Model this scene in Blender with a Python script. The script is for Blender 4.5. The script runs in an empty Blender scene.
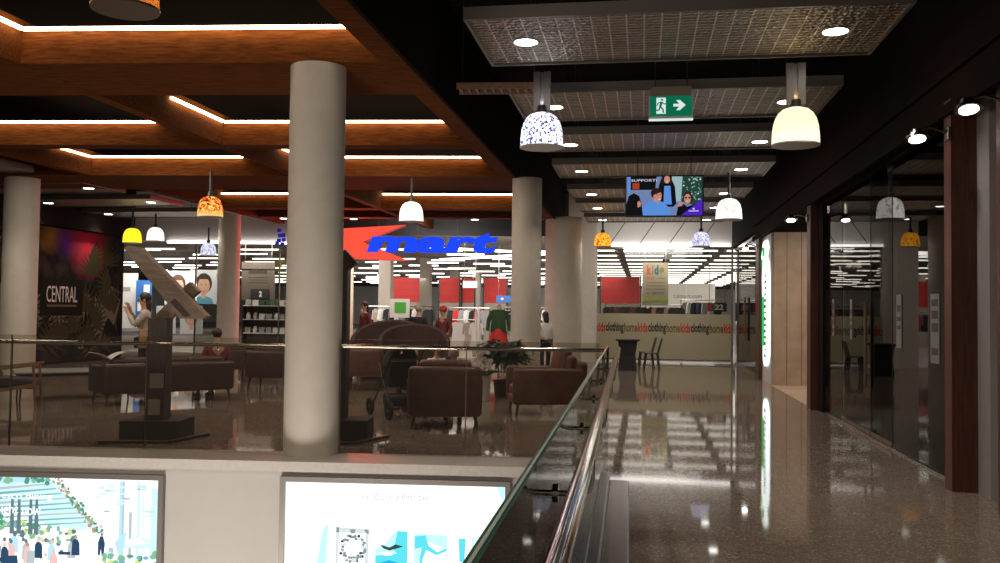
import bpy, bmesh, math, random
from mathutils import Vector, Matrix
random.seed(7)
PI = math.pi
scene = bpy.context.scene
COL = scene.collection

# ------------------------------------------------------------------ frames of the building
# corridor frame: u across the corridor, v along it; hall frame: a across the seating hall, d into it
TH = math.atan(143 / 900.0)
SN, CS = math.sin(TH), math.cos(TH)
RZ = -TH
LZ = -math.atan(.063)

def RF(u, v, z=0.0):
    return Vector((u * CS + v * SN, -u * SN + v * CS, z))

def LF(a, d, z=0.0):
    y = (d - .063 * a) / (1 + .063 * .159)
    return Vector((a + .159 * y, y, z))

# ------------------------------------------------------------------ materials
def nodes_of(name):
    m = bpy.data.materials.new(name)
    m.use_nodes = True
    nt = m.node_tree
    return m, nt, nt.nodes['Principled BSDF']

def pbr(name, col, rough=.5, metal=0., noise=0., nscale=20., bump=0., spec=.5, coat=0., emit=None, es=0.):
    m, nt, b = nodes_of(name)
    b.inputs['Base Color'].default_value = (*col, 1)
    b.inputs['Roughness'].default_value = rough
    b.inputs['Metallic'].default_value = metal
    b.inputs['Specular IOR Level'].default_value = spec
    b.inputs['Coat Weight'].default_value = coat
    if emit:
        b.inputs['Emission Color'].default_value = (*emit, 1)
        b.inputs['Emission Strength'].default_value = es
    if noise or bump:
        tc = nt.nodes.new('ShaderNodeTexCoord')
        n = nt.nodes.new('ShaderNodeTexNoise')
        n.inputs['Scale'].default_value = nscale
        n.inputs['Detail'].default_value = 6
        nt.links.new(tc.outputs['Object'], n.inputs['Vector'])
        if noise:
            r = nt.nodes.new('ShaderNodeValToRGB')
            r.color_ramp.elements[0].position = .3
            r.color_ramp.elements[1].position = .7
            r.color_ramp.elements[0].color = (*[c * (1 - noise) for c in col], 1)
            r.color_ramp.elements[1].color = (*[min(1, c * (1 + noise)) for c in col], 1)
            nt.links.new(n.outputs['Fac'], r.inputs['Fac'])
            nt.links.new(r.outputs['Color'], b.inputs['Base Color'])
        if bump:
            bp = nt.nodes.new('ShaderNodeBump')
            bp.inputs['Strength'].default_value = bump
            bp.inputs['Distance'].default_value = .01
            nt.links.new(n.outputs['Fac'], bp.inputs['Height'])
            nt.links.new(bp.outputs['Normal'], b.inputs['Normal'])
    return m

def emit(name, col, s):
    m = bpy.data.materials.new(name)
    m.use_nodes = True
    nt = m.node_tree
    nt.nodes.clear()
    e = nt.nodes.new('ShaderNodeEmission')
    o = nt.nodes.new('ShaderNodeOutputMaterial')
    e.inputs['Color'].default_value = (*col, 1)
    e.inputs['Strength'].default_value = s
    nt.links.new(e.outputs[0], o.inputs['Surface'])
    return m

def wood(name, c1, c2, scale=(1.2, 14, 14), rough=.45, spec=.5):
    m, nt, b = nodes_of(name)
    tc = nt.nodes.new('ShaderNodeTexCoord')
    mp = nt.nodes.new('ShaderNodeMapping')
    mp.inputs['Scale'].default_value = scale
    n = nt.nodes.new('ShaderNodeTexNoise')
    n.inputs['Scale'].default_value = 3
    n.inputs['Detail'].default_value = 8
    n.inputs['Distortion'].default_value = .6
    r = nt.nodes.new('ShaderNodeValToRGB')
    r.color_ramp.elements[0].position = .35
    r.color_ramp.elements[1].position = .68
    r.color_ramp.elements[0].color = (*c1, 1)
    r.color_ramp.elements[1].color = (*c2, 1)
    nt.links.new(tc.outputs['Object'], mp.inputs['Vector'])
    nt.links.new(mp.outputs['Vector'], n.inputs['Vector'])
    nt.links.new(n.outputs['Fac'], r.inputs['Fac'])
    nt.links.new(r.outputs['Color'], b.inputs['Base Color'])
    b.inputs['Roughness'].default_value = rough
    b.inputs['Specular IOR Level'].default_value = spec
    return m

def glass(name, tint=(.93, .96, .94), ior=1.45, rough=0.0, boost=1.0):
    m = bpy.data.materials.new(name)
    m.use_nodes = True
    nt = m.node_tree
    nt.nodes.clear()
    o = nt.nodes.new('ShaderNodeOutputMaterial')
    t = nt.nodes.new('ShaderNodeBsdfTransparent')
    g = nt.nodes.new('ShaderNodeBsdfGlossy')
    f = nt.nodes.new('ShaderNodeFresnel')
    mx = nt.nodes.new('ShaderNodeMixShader')
    t.inputs['Color'].default_value = (*tint, 1)
    g.inputs['Roughness'].default_value = rough
    g.inputs['Color'].default_value = (boost, boost, boost, 1)
    f.inputs['IOR'].default_value = ior
    nt.links.new(f.outputs[0], mx.inputs['Fac'])
    nt.links.new(t.outputs[0], mx.inputs[1])
    nt.links.new(g.outputs[0], mx.inputs[2])
    nt.links.new(mx.outputs[0], o.inputs['Surface'])
    return m

def film(name, col, clear=.15):
    m = bpy.data.materials.new(name)
    m.use_nodes = True
    nt = m.node_tree
    nt.nodes.clear()
    o = nt.nodes.new('ShaderNodeOutputMaterial')
    t = nt.nodes.new('ShaderNodeBsdfTransparent')
    d = nt.nodes.new('ShaderNodeBsdfDiffuse')
    s = nt.nodes.new('ShaderNodeBsdfTranslucent')
    a = nt.nodes.new('ShaderNodeMixShader')
    mx = nt.nodes.new('ShaderNodeMixShader')
    d.inputs['Color'].default_value = (*col, 1)
    s.inputs['Color'].default_value = (*col, 1)
    a.inputs['Fac'].default_value = .55
    mx.inputs['Fac'].default_value = clear
    nt.links.new(d.outputs[0], a.inputs[1])
    nt.links.new(s.outputs[0], a.inputs[2])
    nt.links.new(a.outputs[0], mx.inputs[1])
    nt.links.new(t.outputs[0], mx.inputs[2])
    nt.links.new(mx.outputs[0], o.inputs['Surface'])
    return m

def mosaic(name, cols, scale, s, plain=None, z0=.0):
    """lit mosaic-glass lampshade: coloured chips, optional plain colour below height z0"""
    m = bpy.data.materials.new(name)
    m.use_nodes = True
    nt = m.node_tree
    nt.nodes.clear()
    o = nt.nodes.new('ShaderNodeOutputMaterial')
    e = nt.nodes.new('ShaderNodeEmission')
    tc = nt.nodes.new('ShaderNodeTexCoord')
    v = nt.nodes.new('ShaderNodeTexVoronoi')
    v.inputs['Scale'].default_value = scale
    sep = nt.nodes.new('ShaderNodeSeparateColor')
    r = nt.nodes.new('ShaderNodeValToRGB')
    r.color_ramp.interpolation = 'CONSTANT'
    while len(r.color_ramp.elements) < len(cols):
        r.color_ramp.elements.new(.5)
    for i, c in enumerate(cols):
        r.color_ramp.elements[i].position = i / len(cols)
        r.color_ramp.elements[i].color = (*c, 1)
    e.inputs['Strength'].default_value = s
    nt.links.new(tc.outputs['Object'], v.inputs['Vector'])
    nt.links.new(v.outputs['Color'], sep.inputs[0])
    nt.links.new(sep.outputs[0], r.inputs['Fac'])
    last = r.outputs['Color']
    if plain:
        xyz = nt.nodes.new('ShaderNodeSeparateXYZ')
        mr = nt.nodes.new('ShaderNodeMapRange')
        mr.inputs['From Min'].default_value = z0 - .05
        mr.inputs['From Max'].default_value = z0 + .08
        mix = nt.nodes.new('ShaderNodeMix')
        mix.data_type = 'RGBA'
        mix.inputs['A'].default_value = (*plain, 1)
        nt.links.new(tc.outputs['Object'], xyz.inputs[0])
        nt.links.new(xyz.outputs['Z'], mr.inputs['Value'])
        nt.links.new(mr.outputs[0], mix.inputs['Factor'])
        nt.links.new(last, mix.inputs['B'])
        last = mix.outputs['Result']
    nt.links.new(last, e.inputs['Color'])
    nt.links.new(e.outputs[0], o.inputs['Surface'])
    return m

def terrazzo(name, base, rough):
    m, nt, b = nodes_of(name)
    tc = nt.nodes.new('ShaderNodeTexCoord')
    v = nt.nodes.new('ShaderNodeTexVoronoi')
    v.inputs['Scale'].default_value = 85
    sep = nt.nodes.new('ShaderNodeSeparateColor')
    r = nt.nodes.new('ShaderNodeValToRGB')
    r.color_ramp.interpolation = 'CONSTANT'
    for i, (p, k) in enumerate([(0, .78), (.3, .95), (.6, 1.1), (.86, 1.4), (.96, 2.0)]):
        if i >= 2:
            r.color_ramp.elements.new(p)
        r.color_ramp.elements[i].position = p
        r.color_ramp.elements[i].color = (*[c * k for c in base], 1)
    n = nt.nodes.new('ShaderNodeTexNoise')
    n.inputs['Scale'].default_value = 1.3
    n.inputs['Detail'].default_value = 5
    mr = nt.nodes.new('ShaderNodeMapRange')
    mr.inputs['To Min'].default_value = rough * .75
    mr.inputs['To Max'].default_value = rough * 1.3
    n2 = nt.nodes.new('ShaderNodeTexNoise')
    n2.inputs['Scale'].default_value = 2.2
    bp = nt.nodes.new('ShaderNodeBump')
    bp.inputs['Strength'].default_value = .002
    bp.inputs['Distance'].default_value = .002
    for a, c in ((tc.outputs['Object'], v.inputs['Vector']), (v.outputs['Color'], sep.inputs[0]), (sep.outputs[0], r.inputs['Fac']),
                 (r.outputs['Color'], b.inputs['Base Color']), (tc.outputs['Object'], n.inputs['Vector']), (n.outputs['Fac'], mr.inputs['Value']),
                 (mr.outputs[0], b.inputs['Roughness']), (tc.outputs['Object'], n2.inputs['Vector']), (n2.outputs['Fac'], bp.inputs['Height']),
                 (bp.outputs['Normal'], b.inputs['Normal'])):
        nt.links.new(a, c)
    b.inputs['Specular IOR Level'].default_value = .21
    return m

def pressed_metal(name):
    m, nt, b = nodes_of(name)
    tc = nt.nodes.new('ShaderNodeTexCoord')
    br = nt.nodes.new('ShaderNodeTexBrick')
    br.offset = 0
    br.inputs['Scale'].default_value = 1
    br.inputs['Brick Width'].default_value = .15
    br.inputs['Row Height'].default_value = .075
    br.inputs['Mortar Size'].default_value = .007
    br.inputs['Color1'].default_value = (.17, .145, .12, 1)
    br.inputs['Color2'].default_value = (.26, .225, .19, 1)
    br.inputs['Mortar'].default_value = (.80, .71, .60, 1)
    vo = nt.nodes.new('ShaderNodeTexVoronoi')
    vo.inputs['Scale'].default_value = 26
    bp = nt.nodes.new('ShaderNodeBump')
    bp.inputs['Strength'].default_value = .7
    bp.inputs['Distance'].default_value = .02
    nt.links.new(tc.outputs['Object'], br.inputs['Vector'])
    nt.links.new(tc.outputs['Object'], vo.inputs['Vector'])
    nt.links.new(vo.outputs['Distance'], bp.inputs['Height'])
    nt.links.new(br.outputs['Color'], b.inputs['Base Color'])
    nt.links.new(bp.outputs['Normal'], b.inputs['Normal'])
    b.inputs['Metallic'].default_value = .75
    b.inputs['Roughness'].default_value = .38
    return m

def mural_mat(name):
    """printed jungle sunset: dark foliage with red, violet and amber patches along its top"""
    m, nt, b = nodes_of(name)
    tc = nt.nodes.new('ShaderNodeTexCoord')
    n = nt.nodes.new('ShaderNodeTexNoise')
    n.inputs['Scale'].default_value = 2.2
    n.inputs['Detail'].default_value = 8
    r = nt.nodes.new('ShaderNodeValToRGB')
    r.color_ramp.elements[0].color = (.006, .005, .005, 1)
    r.color_ramp.elements[1].color = (.055, .042, .036, 1)
    r.color_ramp.elements[0].position = .4
    r.color_ramp.elements[1].position = .8
    nt.links.new(tc.outputs['Object'], n.inputs['Vector'])
    nt.links.new(n.outputs['Fac'], r.inputs['Fac'])
    last = r.outputs['Color']
    for (x, z, rad, col) in ((3.9, 3.3, .55, (.40, .19, .03)), (4.5, 3.2, .55, (.12, .03, .30)), (5.5, 3.15, 1.0, (.55, .02, .06))):
        g = nt.nodes.new('ShaderNodeVectorMath')
        g.operation = 'DISTANCE'
        g.inputs[1].default_value = (x, 0, z)
        mr = nt.nodes.new('ShaderNodeMapRange')
        mr.inputs['From Min'].default_value = rad
        mr.inputs['From Max'].default_value = 0
        mix = nt.nodes.new('ShaderNodeMix')
        mix.data_type = 'RGBA'
        mix.inputs['B'].default_value = (*col, 1)
        nt.links.new(tc.outputs['Object'], g.inputs[0])
        nt.links.new(g.outputs['Value'], mr.inputs['Value'])
        nt.links.new(mr.outputs[0], mix.inputs['Factor'])
        nt.links.new(last, mix.inputs['A'])
        last = mix.outputs['Result']
    nt.links.new(last, b.inputs['Base Color'])
    b.inputs['Roughness'].default_value = .8
    b.inputs['Specular IOR Level'].default_value = .15
    return m

M = dict(
    floor=terrazzo('terrazzo floor', (.205, .163, .132), .045),
    floor_store=pbr('store vinyl floor', (.38, .35, .31), .25, noise=.1, nscale=4),
    black=pbr('black ceiling paint', (.012, .009, .008), .9, spec=.1),
    dark=pbr('dark metal', (.03, .027, .026), .45),
    darkbrown=pbr('dark brown bulkhead', (.012, .008, .007), .85, noise=.15, nscale=3, spec=.12),
    wood=wood('walnut beam', (.085, .024, .005), (.175, .055, .012), rough=.8, spec=.08),
    post=wood('red brown post timber', (.055, .018, .010), (.105, .036, .020), scale=(14, 14, 1.2)),
    timber=wood('weathered timber', (.16, .115, .08), (.25, .185, .135), scale=(2, 12, 12), rough=.6),
    timberdark=wood('dark stained timber', (.028, .018, .016), (.055, .036, .030), scale=(10, 10, 1.5), rough=.5),
    oak=wood('oak furniture timber', (.16, .085, .045), (.25, .14, .08), scale=(8, 8, 8)),
    column=pbr('column plaster', (.56, .51, .44), .62, noise=.04, nscale=6, bump=.04),
    fascia=pbr('fascia paint', (.50, .47, .44), .6, noise=.03, nscale=4),
    coping=pbr('stone coping', (.56, .52, .48), .45, noise=.06, nscale=30),
    white=pbr('white paint', (.72, .70, .67), .5),
    greywall=pbr('grey wall paint', (.33, .32, .32), .6, noise=.04, nscale=5),
    stone=pbr('beige stone tile', (.46, .34, .25), .4, noise=.14, nscale=3),
    panel=pressed_metal('pressed metal panel'),
    panelrim=pbr('panel rim metal', (.24, .225, .21), .4, .6),
    chrome=pbr('polished steel', (.72, .71, .70), .09, 1.),
    steel=pbr('brushed steel', (.36, .35, .335), .2, 1., noise=.08, nscale=40),
    bronze=pbr('dark bronze handle', (.22, .15, .115), .35, .7),
    glass=glass('clear balustrade glass', (.86, .83, .79), boost=.6),
    glassedge=pbr('green glass edge', (.02, .085, .055), .12, spec=.8),
    shopglass=glass('shopfront glass', (.80, .80, .77), ior=1.5, boost=.7),
    darkglass=glass('reflection-dark door glass', (.42, .42, .40), ior=1.5, boost=.45),  # dark reflection in this leaf is put into its tint
    frost=film('frosted window film', (.66, .61, .44), .06),
    leather=pbr('brown leather', (.105, .050, .037), .42, noise=.2, nscale=9, bump=.08),
    leatherdark=pbr('dark brown leather', (.055, .030, .025), .45, noise=.2, nscale=9, bump=.08),
    fabric=pbr('charcoal fabric', (.035, .03, .03), .85, noise=.2, nscale=40),
    fabricbrown=pbr('brown fabric', (.075, .045, .036), .9, noise=.25, nscale=30),
    tabletop=pbr('grey table laminate', (.26, .27, .27), .35),
    skin=pbr('skin', (.52, .31, .22), .55),
    hairdark=pbr('dark hair', (.025, .016, .012), .6, noise=.3, nscale=60),
    hairgrey=pbr('grey hair', (.40, .38, .36), .7, noise=.2, nscale=60),
    hairlight=pbr('pale grey hair', (.58, .54, .48), .7, noise=.2, nscale=60),
    clothwhite=pbr('white cloth', (.70, .68, .65), .85),
    clothtan=pbr('tan leather bag', (.34, .20, .10), .55),
    clothbeige=pbr('beige cloth', (.42, .35, .29), .85, noise=.3, nscale=25),
    clothblack=pbr('black cloth', (.02, .02, .022), .85),
    clothred=pbr('red cloth', (.55, .03, .03), .8),
    clothgreen=pbr('dark green cloth', (.03, .075, .03), .85),
    clothpink=pbr('pink cloth', (.62, .33, .30), .85),
    clothblue=pbr('navy cloth', (.05, .07, .16), .85),
    clothgrey=pbr('grey cloth', (.30, .29, .29), .85),
    clothwine=pbr('wine cloth', (.18, .04, .04), .85),
    leaf=pbr('dark leaf', (.018, .045, .022), .4, noise=.4, nscale=12),
    leaf2=pbr('olive leaf', (.07, .085, .03), .45, noise=.4, nscale=12),
    print1=pbr('printed grey green leaf', (.055, .056, .040), .8, spec=.15),
    print2=pbr('printed pale leaf', (.17, .15, .105), .8, spec=.15),
    print3=pbr('printed dark leaf', (.010, .013, .008), .8, spec=.15),
    print4=pbr('printed olive leaf', (.050, .050, .022), .8, spec=.15),
    pot=pbr('white ceramic', (.6, .58, .55), .35),
    rubber=pbr('black rubber', (.015, .015, .015), .7),
    plastic=pbr('white plastic', (.65, .64, .62), .4),
    led=emit('warm LED diffuser', (1, .74, .46), 12.0),
    cove=emit('white cove light', (1, .95, .90), 4.0),
    strip=emit('white store tube', (1, .93, .85), 4.6),
    lens=emit('downlight lens', (1, .97, .93), 14),
    bulb=emit('pendant bulb glow', (1, .90, .76), 14),
    kred=emit('lit red sign face', (1, .095, .055), 1.0),
    kredside=pbr('red sign return', (.5, .02, .02), .4, emit=(1, .03, .03), es=.25),
    kblue=emit('lit blue sign face', (.012, .06, 1), 1.15),
    kbluetop=pbr('blue sign return', (.01, .02, .30), .4, emit=(.01, .02, .6), es=.3),
    redwall=pbr('red display wall', (.46, .012, .008), .5, noise=.12, nscale=1.5),
    exitgreen=emit('lit green sign', (.004, .17, .085), .8),
    exitwhite=emit('lit white pictogram', (.75, .9, .85), .9),
    signdark=pbr('dark sign board', (.03, .028, .028), .5),
    signtaupe=pbr('taupe sign board', (.31, .27, .20), .55),
    signbrown=pbr('brown sign board', (.13, .10, .08), .55),
    blueboard=pbr('blue board', (.03, .13, .40), .5),
    textred=pbr('red lettering', (.50, .055, .03), .5),
    textdark=pbr('dark lettering', (.035, .03, .025), .5),
    textolive=pbr('olive lettering', (.20, .14, .06), .5),
    textteal=pbr('teal lettering', (.03, .13, .15), .5),
    textwhite=pbr('white lettering', (.75, .73, .70), .5),
    orangeposter=emit('backlit orange poster', (1, .42, .08), 1.0),
)

# ------------------------------------------------------------------ mesh helpers
class MB:
    def __init__(s):
        s.v, s.f, s.m = [], [], []

    def add(s, vs, fs, mi=0):
        o = len(s.v)
        s.v += [tuple(v) for v in vs]
        for f in fs:
            s.f.append([o + i for i in f])
            s.m.append(mi)
        return s

    def box(s, c, size, rot=None, mi=0):
        hx, hy, hz = size[0] / 2, size[1] / 2, size[2] / 2
        vs = [Vector((x, y, z)) for x in (-hx, hx) for y in (-hy, hy) for z in (-hz, hz)]
        if rot is not None:
            vs = [rot @ v for v in vs]
        vs = [v + Vector(c) for v in vs]
        return s.add(vs, [(0, 1, 3, 2), (4, 6, 7, 5), (0, 4, 5, 1), (2, 3, 7, 6), (0, 2, 6, 4), (1, 5, 7, 3)], mi)

    def rbox(s, c, size, r=.03, seg=3, rot=None, mi=0):
        bm = bmesh.new()
        bmesh.ops.create_cube(bm, size=1)
        for v in bm.verts:
            v.co = Vector((v.co.x * size[0], v.co.y * size[1], v.co.z * size[2]))
        r = min(r, min(size) * .49)
        bmesh.ops.bevel(bm, geom=bm.edges[:], offset=r, segments=seg, affect='EDGES', profile=.5)
        bm.verts.index_update()
        vs = [v.co.copy() for v in bm.verts]
        if rot is not None:
            vs = [rot @ v for v in vs]
        s.add([v + Vector(c) for v in vs], [[v.index for v in f.verts] for f in bm.faces], mi)
        bm.free()
        return s

    def tube(s, pts, r, seg=10, mi=0, caps=True):
        pts = [Vector(p) for p in pts]
        rs = r if isinstance(r, (list, tuple)) else [r] * len(pts)
        rings, fs, vs = [], [], []
        ref = None
        for i, p in enumerate(pts):
            if i == 0:
                t = pts[1] - p
            elif i == len(pts) - 1:
                t = p - pts[i - 1]
            else:
                t = (pts[i + 1] - p).normalized() + (p - pts[i - 1]).normalized()
            t.normalize()
            if ref is None:
                ref = Vector((0, 0, 1)) if abs(t.z) < .9 else Vector((1, 0, 0))
            x = t.cross(ref).normalized()
            y = x.cross(t).normalized()
            ref = y
            for k in range(seg):
                a = 2 * PI * k / seg
                vs.append(p + (x * math.cos(a) + y * math.sin(a)) * rs[i])
        n = len(pts)
        for i in range(n - 1):
            for k in range(seg):
                fs.append((i * seg + k, i * seg + (k + 1) % seg, (i + 1) * seg + (k + 1) % seg, (i + 1) * seg + k))
        if caps:
            fs.append(list(range(seg))[::-1])
            fs.append(list(range((n - 1) * seg, n * seg)))
        return s.add(vs, fs, mi)

    def lathe(s, prof, seg=24, mi=0, c=(0, 0, 0), sx=1., sy=1.):
        vs, fs = [], []
        for (r, z) in prof:
            for k in range(seg):
                a = 2 * PI * k / seg
                vs.append((c[0] + r * math.cos(a) * sx, c[1] + r * math.sin(a) * sy, c[2] + z))
        for i in range(len(prof) - 1):
            for k in range(seg):
                fs.append((i * seg + k, i * seg + (k + 1) % seg, (i + 1) * seg + (k + 1) % seg, (i + 1) * seg + k))
        if prof[0][0] > 1e-4:
            fs.append(list(range(seg))[::-1])
        if prof[-1][0] > 1e-4:
            fs.append(list(range((len(prof) - 1) * seg, len(prof) * seg)))
        return s.add(vs, fs, mi)

    def prism(s, pts, h, mi=0):
        """pts: polygon of 3-D points; h: extrusion vector"""
        n = len(pts)
        h = Vector(h)
        p = [Vector(q) for q in pts]
        vs = p + [q + h for q in p]
        fs = [list(range(n))[::-1], list(range(n, 2 * n))]
        fs += [(i, (i + 1) % n, n + (i + 1) % n, n + i) for i in range(n)]
        return s.add(vs, fs, mi)

    def poly(s, pts, mi=0):
        return s.add(pts, [list(range(len(pts)))], mi)

    def ball(s, c, r, seg=12, mi=0):
        rx, ry, rz = r if isinstance(r, (tuple, list)) else (r, r, r)
        n = seg // 2
        prof = [(max(1e-5, math.sin(PI * i / n)), -math.cos(PI * i / n)) for i in range(n + 1)]
        vs, fs = [], []
        for (q, z) in prof:
            for k in range(seg):
                a = 2 * PI * k / seg
                vs.append((c[0] + q * math.cos(a) * rx, c[1] + q * math.sin(a) * ry, c[2] + z * rz))
        for i in range(n):
            for k in range(seg):
                fs.append((i * seg + k, i * seg + (k + 1) % seg, (i + 1) * seg + (k + 1) % seg, (i + 1) * seg + k))
        return s.add(vs, fs, mi)

    def build(s, name, mats, parent=None, smooth=False, loc=None, rz=None):
        me = bpy.data.meshes.new(name)
        me.from_pydata(s.v, [], s.f)
        if not isinstance(mats, (list, tuple)):
            mats = [mats]
        for m in mats:
            me.materials.append(M[m] if isinstance(m, str) else m)
        me.polygons.foreach_set('material_index', s.m)
        bm = bmesh.new()
        bm.from_mesh(me)
        bmesh.ops.recalc_face_normals(bm, faces=bm.faces[:])
        bm.to_mesh(me)
        bm.free()
        if smooth:
            me.polygons.foreach_set('use_smooth', [True] * len(me.polygons))
            me.set_sharp_from_angle(angle=math.radians(40))
        o = bpy.data.objects.new(name, me)
        COL.objects.link(o)
        if parent is not None:
            o.parent = parent
        if loc is not None:
            o.location = loc
        if rz is not None:
            o.rotation_euler = (0, 0, rz)
        return o

def tag(o, label, cat, group=None):
    o['label'] = label
    o['category'] = cat
    o['kind'] = 'thing'
    if group:
        o['group'] = group
    return o

def structure(o):
    o['kind'] = 'structure'
    return o

def thing(name, label, cat, loc, rz=0., group=None):
    o = bpy.data.objects.new(name, None)
    COL.objects.link(o)
    o.location = loc
    o.rotation_euler = (0, 0, rz)
    o.empty_display_size = .1
    return tag(o, label, cat, group)

def kids_of(o):
    return [c for c in bpy.data.objects if c.parent == o]

def copy_tree(o, loc=None, rz=None, label=None, parent=None):
    c = o.copy()
    COL.objects.link(c)
    if parent is not None:
        c.parent = parent
    if loc is not None:
        c.location = loc
    if rz is not None:
        c.rotation_euler = (0, 0, rz)
    if label:
        c['label'] = label
    for k in kids_of(o):
        copy_tree(k, parent=c)
    return c

def text(s, mat, parent, at=(0, 0, 0), w=None, h=None, size=.2, depth=.004, bold=0., shear=0., name='lettering', rot=(PI / 2, 0, 0), anchor='C'):
    """lettering standing upright in the parent's local XZ plane, read from -Y, fitted to width w / height h"""
    cu = bpy.data.curves.new('lettering_curve', 'FONT')
    cu.body = s
    cu.size = size
    cu.extrude = depth
    cu.offset = bold
    cu.shear = shear
    cu.resolution_u = 3
    t = bpy.data.objects.new('lettering_tmp', cu)
    COL.objects.link(t)
    dg = bpy.context.evaluated_depsgraph_get()
    me = bpy.data.meshes.new_from_object(t.evaluated_get(dg))
    bpy.data.objects.remove(t)
    bpy.data.curves.remove(cu)
    me.materials.clear()
    me.materials.append(M[mat] if isinstance(mat, str) else mat)
    for p in me.polygons:
        p.material_index = 0
    xs = [v.co.x for v in me.vertices]
    ys = [v.co.y for v in me.vertices]
    x0, x1, y0, y1 = min(xs), max(xs), min(ys), max(ys)
    kx = w / (x1 - x0) if w else 1
    ky = h / (y1 - y0) if h else (kx if w and not h else 1)
    ax = (x0 + x1) / 2 if anchor == 'C' else x0
    for v in me.vertices:
        v.co = Vector(((v.co.x - ax) * kx, (v.co.y - (y0 + y1) / 2) * ky, v.co.z))
    o = bpy.data.objects.new(name, me)
    COL.objects.link(o)
    o.parent = parent
    o.location = at
    o.rotation_euler = rot
    return o

def lamp(name, kind, loc, power, col=(1, .95, .88), size=.1, spot=None, blend=.6, rot=None):
    L = bpy.data.lights.new(name, kind)
    L.energy = power
    L.color = col
    if kind == 'AREA':
        L.size = size
    else:
        L.shadow_soft_size = size
    if kind == 'SPOT':
        L.spot_size = spot
        L.spot_blend = blend
    o = bpy.data.objects.new(name, L)
    COL.objects.link(o)
    o.location = loc
    if rot:
        o.rotation_euler = rot
    return o

def frame_box(mb, F, p0, p1, z0, z1, mi=0):
    """a box whose sides follow frame F (RF or LF): p0, p1 opposite plan corners"""
    pts = [F(p0[0], p0[1], z0), F(p1[0], p0[1], z0), F(p1[0], p1[1], z0), F(p0[0], p1[1], z0)]
    return mb.prism(pts, (0, 0, z1 - z0), mi)

# ------------------------------------------------------------------ camera (eye height 1.5 m)
cam = bpy.data.cameras.new('camera')
cam.sensor_width = 36
cam.lens = 36 * .9
cam.clip_end = 300
cam.clip_start = .05
co = bpy.data.objects.new('camera', cam)
COL.objects.link(co)
co.matrix_world = Matrix.Translation((0, 0, 1.5)) @ Matrix.Rotation(PI / 2 + math.atan(29.7 / 900), 4, 'X') @ Matrix.Rotation(.0125, 4, 'Z')
scene.camera = co

# ------------------------------------------------------------------ the setting
STORE = 28.0
mb = MB()
k = LF(0, 8.66)
# concave floor: the corridor beside the void and everything beyond the void's far edge
def edge_at(u, d):
    a = -.4
    for _ in range(40):
        p = LF(a, d)
        uu = p.x * CS - p.y * SN
        a += (u - uu)
    return LF(a, d)
corner = edge_at(-.40, 8.66)
pts = [RF(-.40, -4), RF(14, -4), RF(14, STORE), RF(-24, STORE), LF(-22, 8.66), corner]
mb.prism([Vector((p.x, p.y, -.02)) for p in pts], (0, 0, .02))
structure(mb.build('floor', 'floor'))
mb = MB()
frame_box(mb, RF, (-45, STORE), (25, 92), -.02, 0)
structure(mb.build('floor_store', 'floor_store'))
mb = MB()
frame_box(mb, RF, (-30, -5), (14, 12), -5.1, -5)
structure(mb.build('floor_lower', 'floor'))

# fascia of the slab edge with its stone coping
mb = MB()
frame_box(mb, LF, (-22, 8.70), (-.30, 9.0), -5, -.06)
structure(mb.build('wall_void', 'fascia'))
mb = MB()
frame_box(mb, LF, (-22, 8.62), (-.42, 9.22), -.075, .022)
structure(mb.build('trim_1', 'coping'))
mb = MB()
frame_box(mb, RF, (-.42, -4), (-.36, 8.7), -5, -.03)
structure(mb.build('wall_void_side', 'fascia'))

mb = MB()
frame_box(mb, RF, (-26, -5), (2.64, STORE + .2), 5.2, 5.35)
structure(mb.build('ceiling', 'black'))
mb = MB()
frame_box(mb, RF, (-45, STORE + .1), (25, 92), 3.95, 4.05)
structure(mb.build('ceiling_store', pbr('store ceiling', (.13, .105, .085), .8)))
mb = MB()
frame_box(mb, RF, (-45, 92), (25, 92.2), 0, 4)
structure(mb.build('wall_back', 'white'))
mb = MB()
frame_box(mb, RF, (-45.2, STORE), (-45, 92), 0, 4)
structure(mb.build('wall_store_side', 'white'))

# dark bulkhead above the glazed shopfront, with two mouldings
mb = MB()
frame_box(mb, RF, (2.66, -4), (2.95, 22.4), 3.36, 5.3)
frame_box(mb, RF, (2.60, -4), (2.66, 22.4), 3.26, 3.36)
frame_box(mb, RF, (2.62, -4), (2.66, 22.4), 3.62, 3.68)
frame_box(mb, RF, (2.66, 22.4), (2.95, STORE), 3.5, 5.3)
structure(mb.build('wall_right', 'darkbrown'))
# interior of the dark shop behind the glass
mb = MB()
frame_box(mb, RF, (2.95, -4), (14, STORE - .4), 3.75, 3.85)
structure(mb.build('ceiling_shop', 'black'))
mb = MB()
frame_box(mb, RF, (9, -4), (9.2, 20), 0, 3.8)
structure(mb.build('wall_shop_rear', 'greywall'))

# timber posts of the shopfront
for v0, v1, top in ((8.28, 8.46, 3.4), (14.9, 15.2, 3.3), (21.4, 21.9, 3.3)):
    mb = MB()
    frame_box(mb, RF, (2.63, v0), (2.87, v1), 0, top)
    structure(mb.build('column', 'post'))
mb = MB()
frame_box(mb, RF, (2.84, 8.0), (2.98, 8.28), 0, 3.36)
frame_box(mb, RF, (2.95, 7.4), (3.05, 8.0), 0, 3.36)
structure(mb.build('wall_right_return', 'greywall'))
mb = MB()
frame_box(mb, RF, (2.70, 7.25), (2.95, 7.46), 0, 3.36)
structure(mb.build('column', 'post'))

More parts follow.
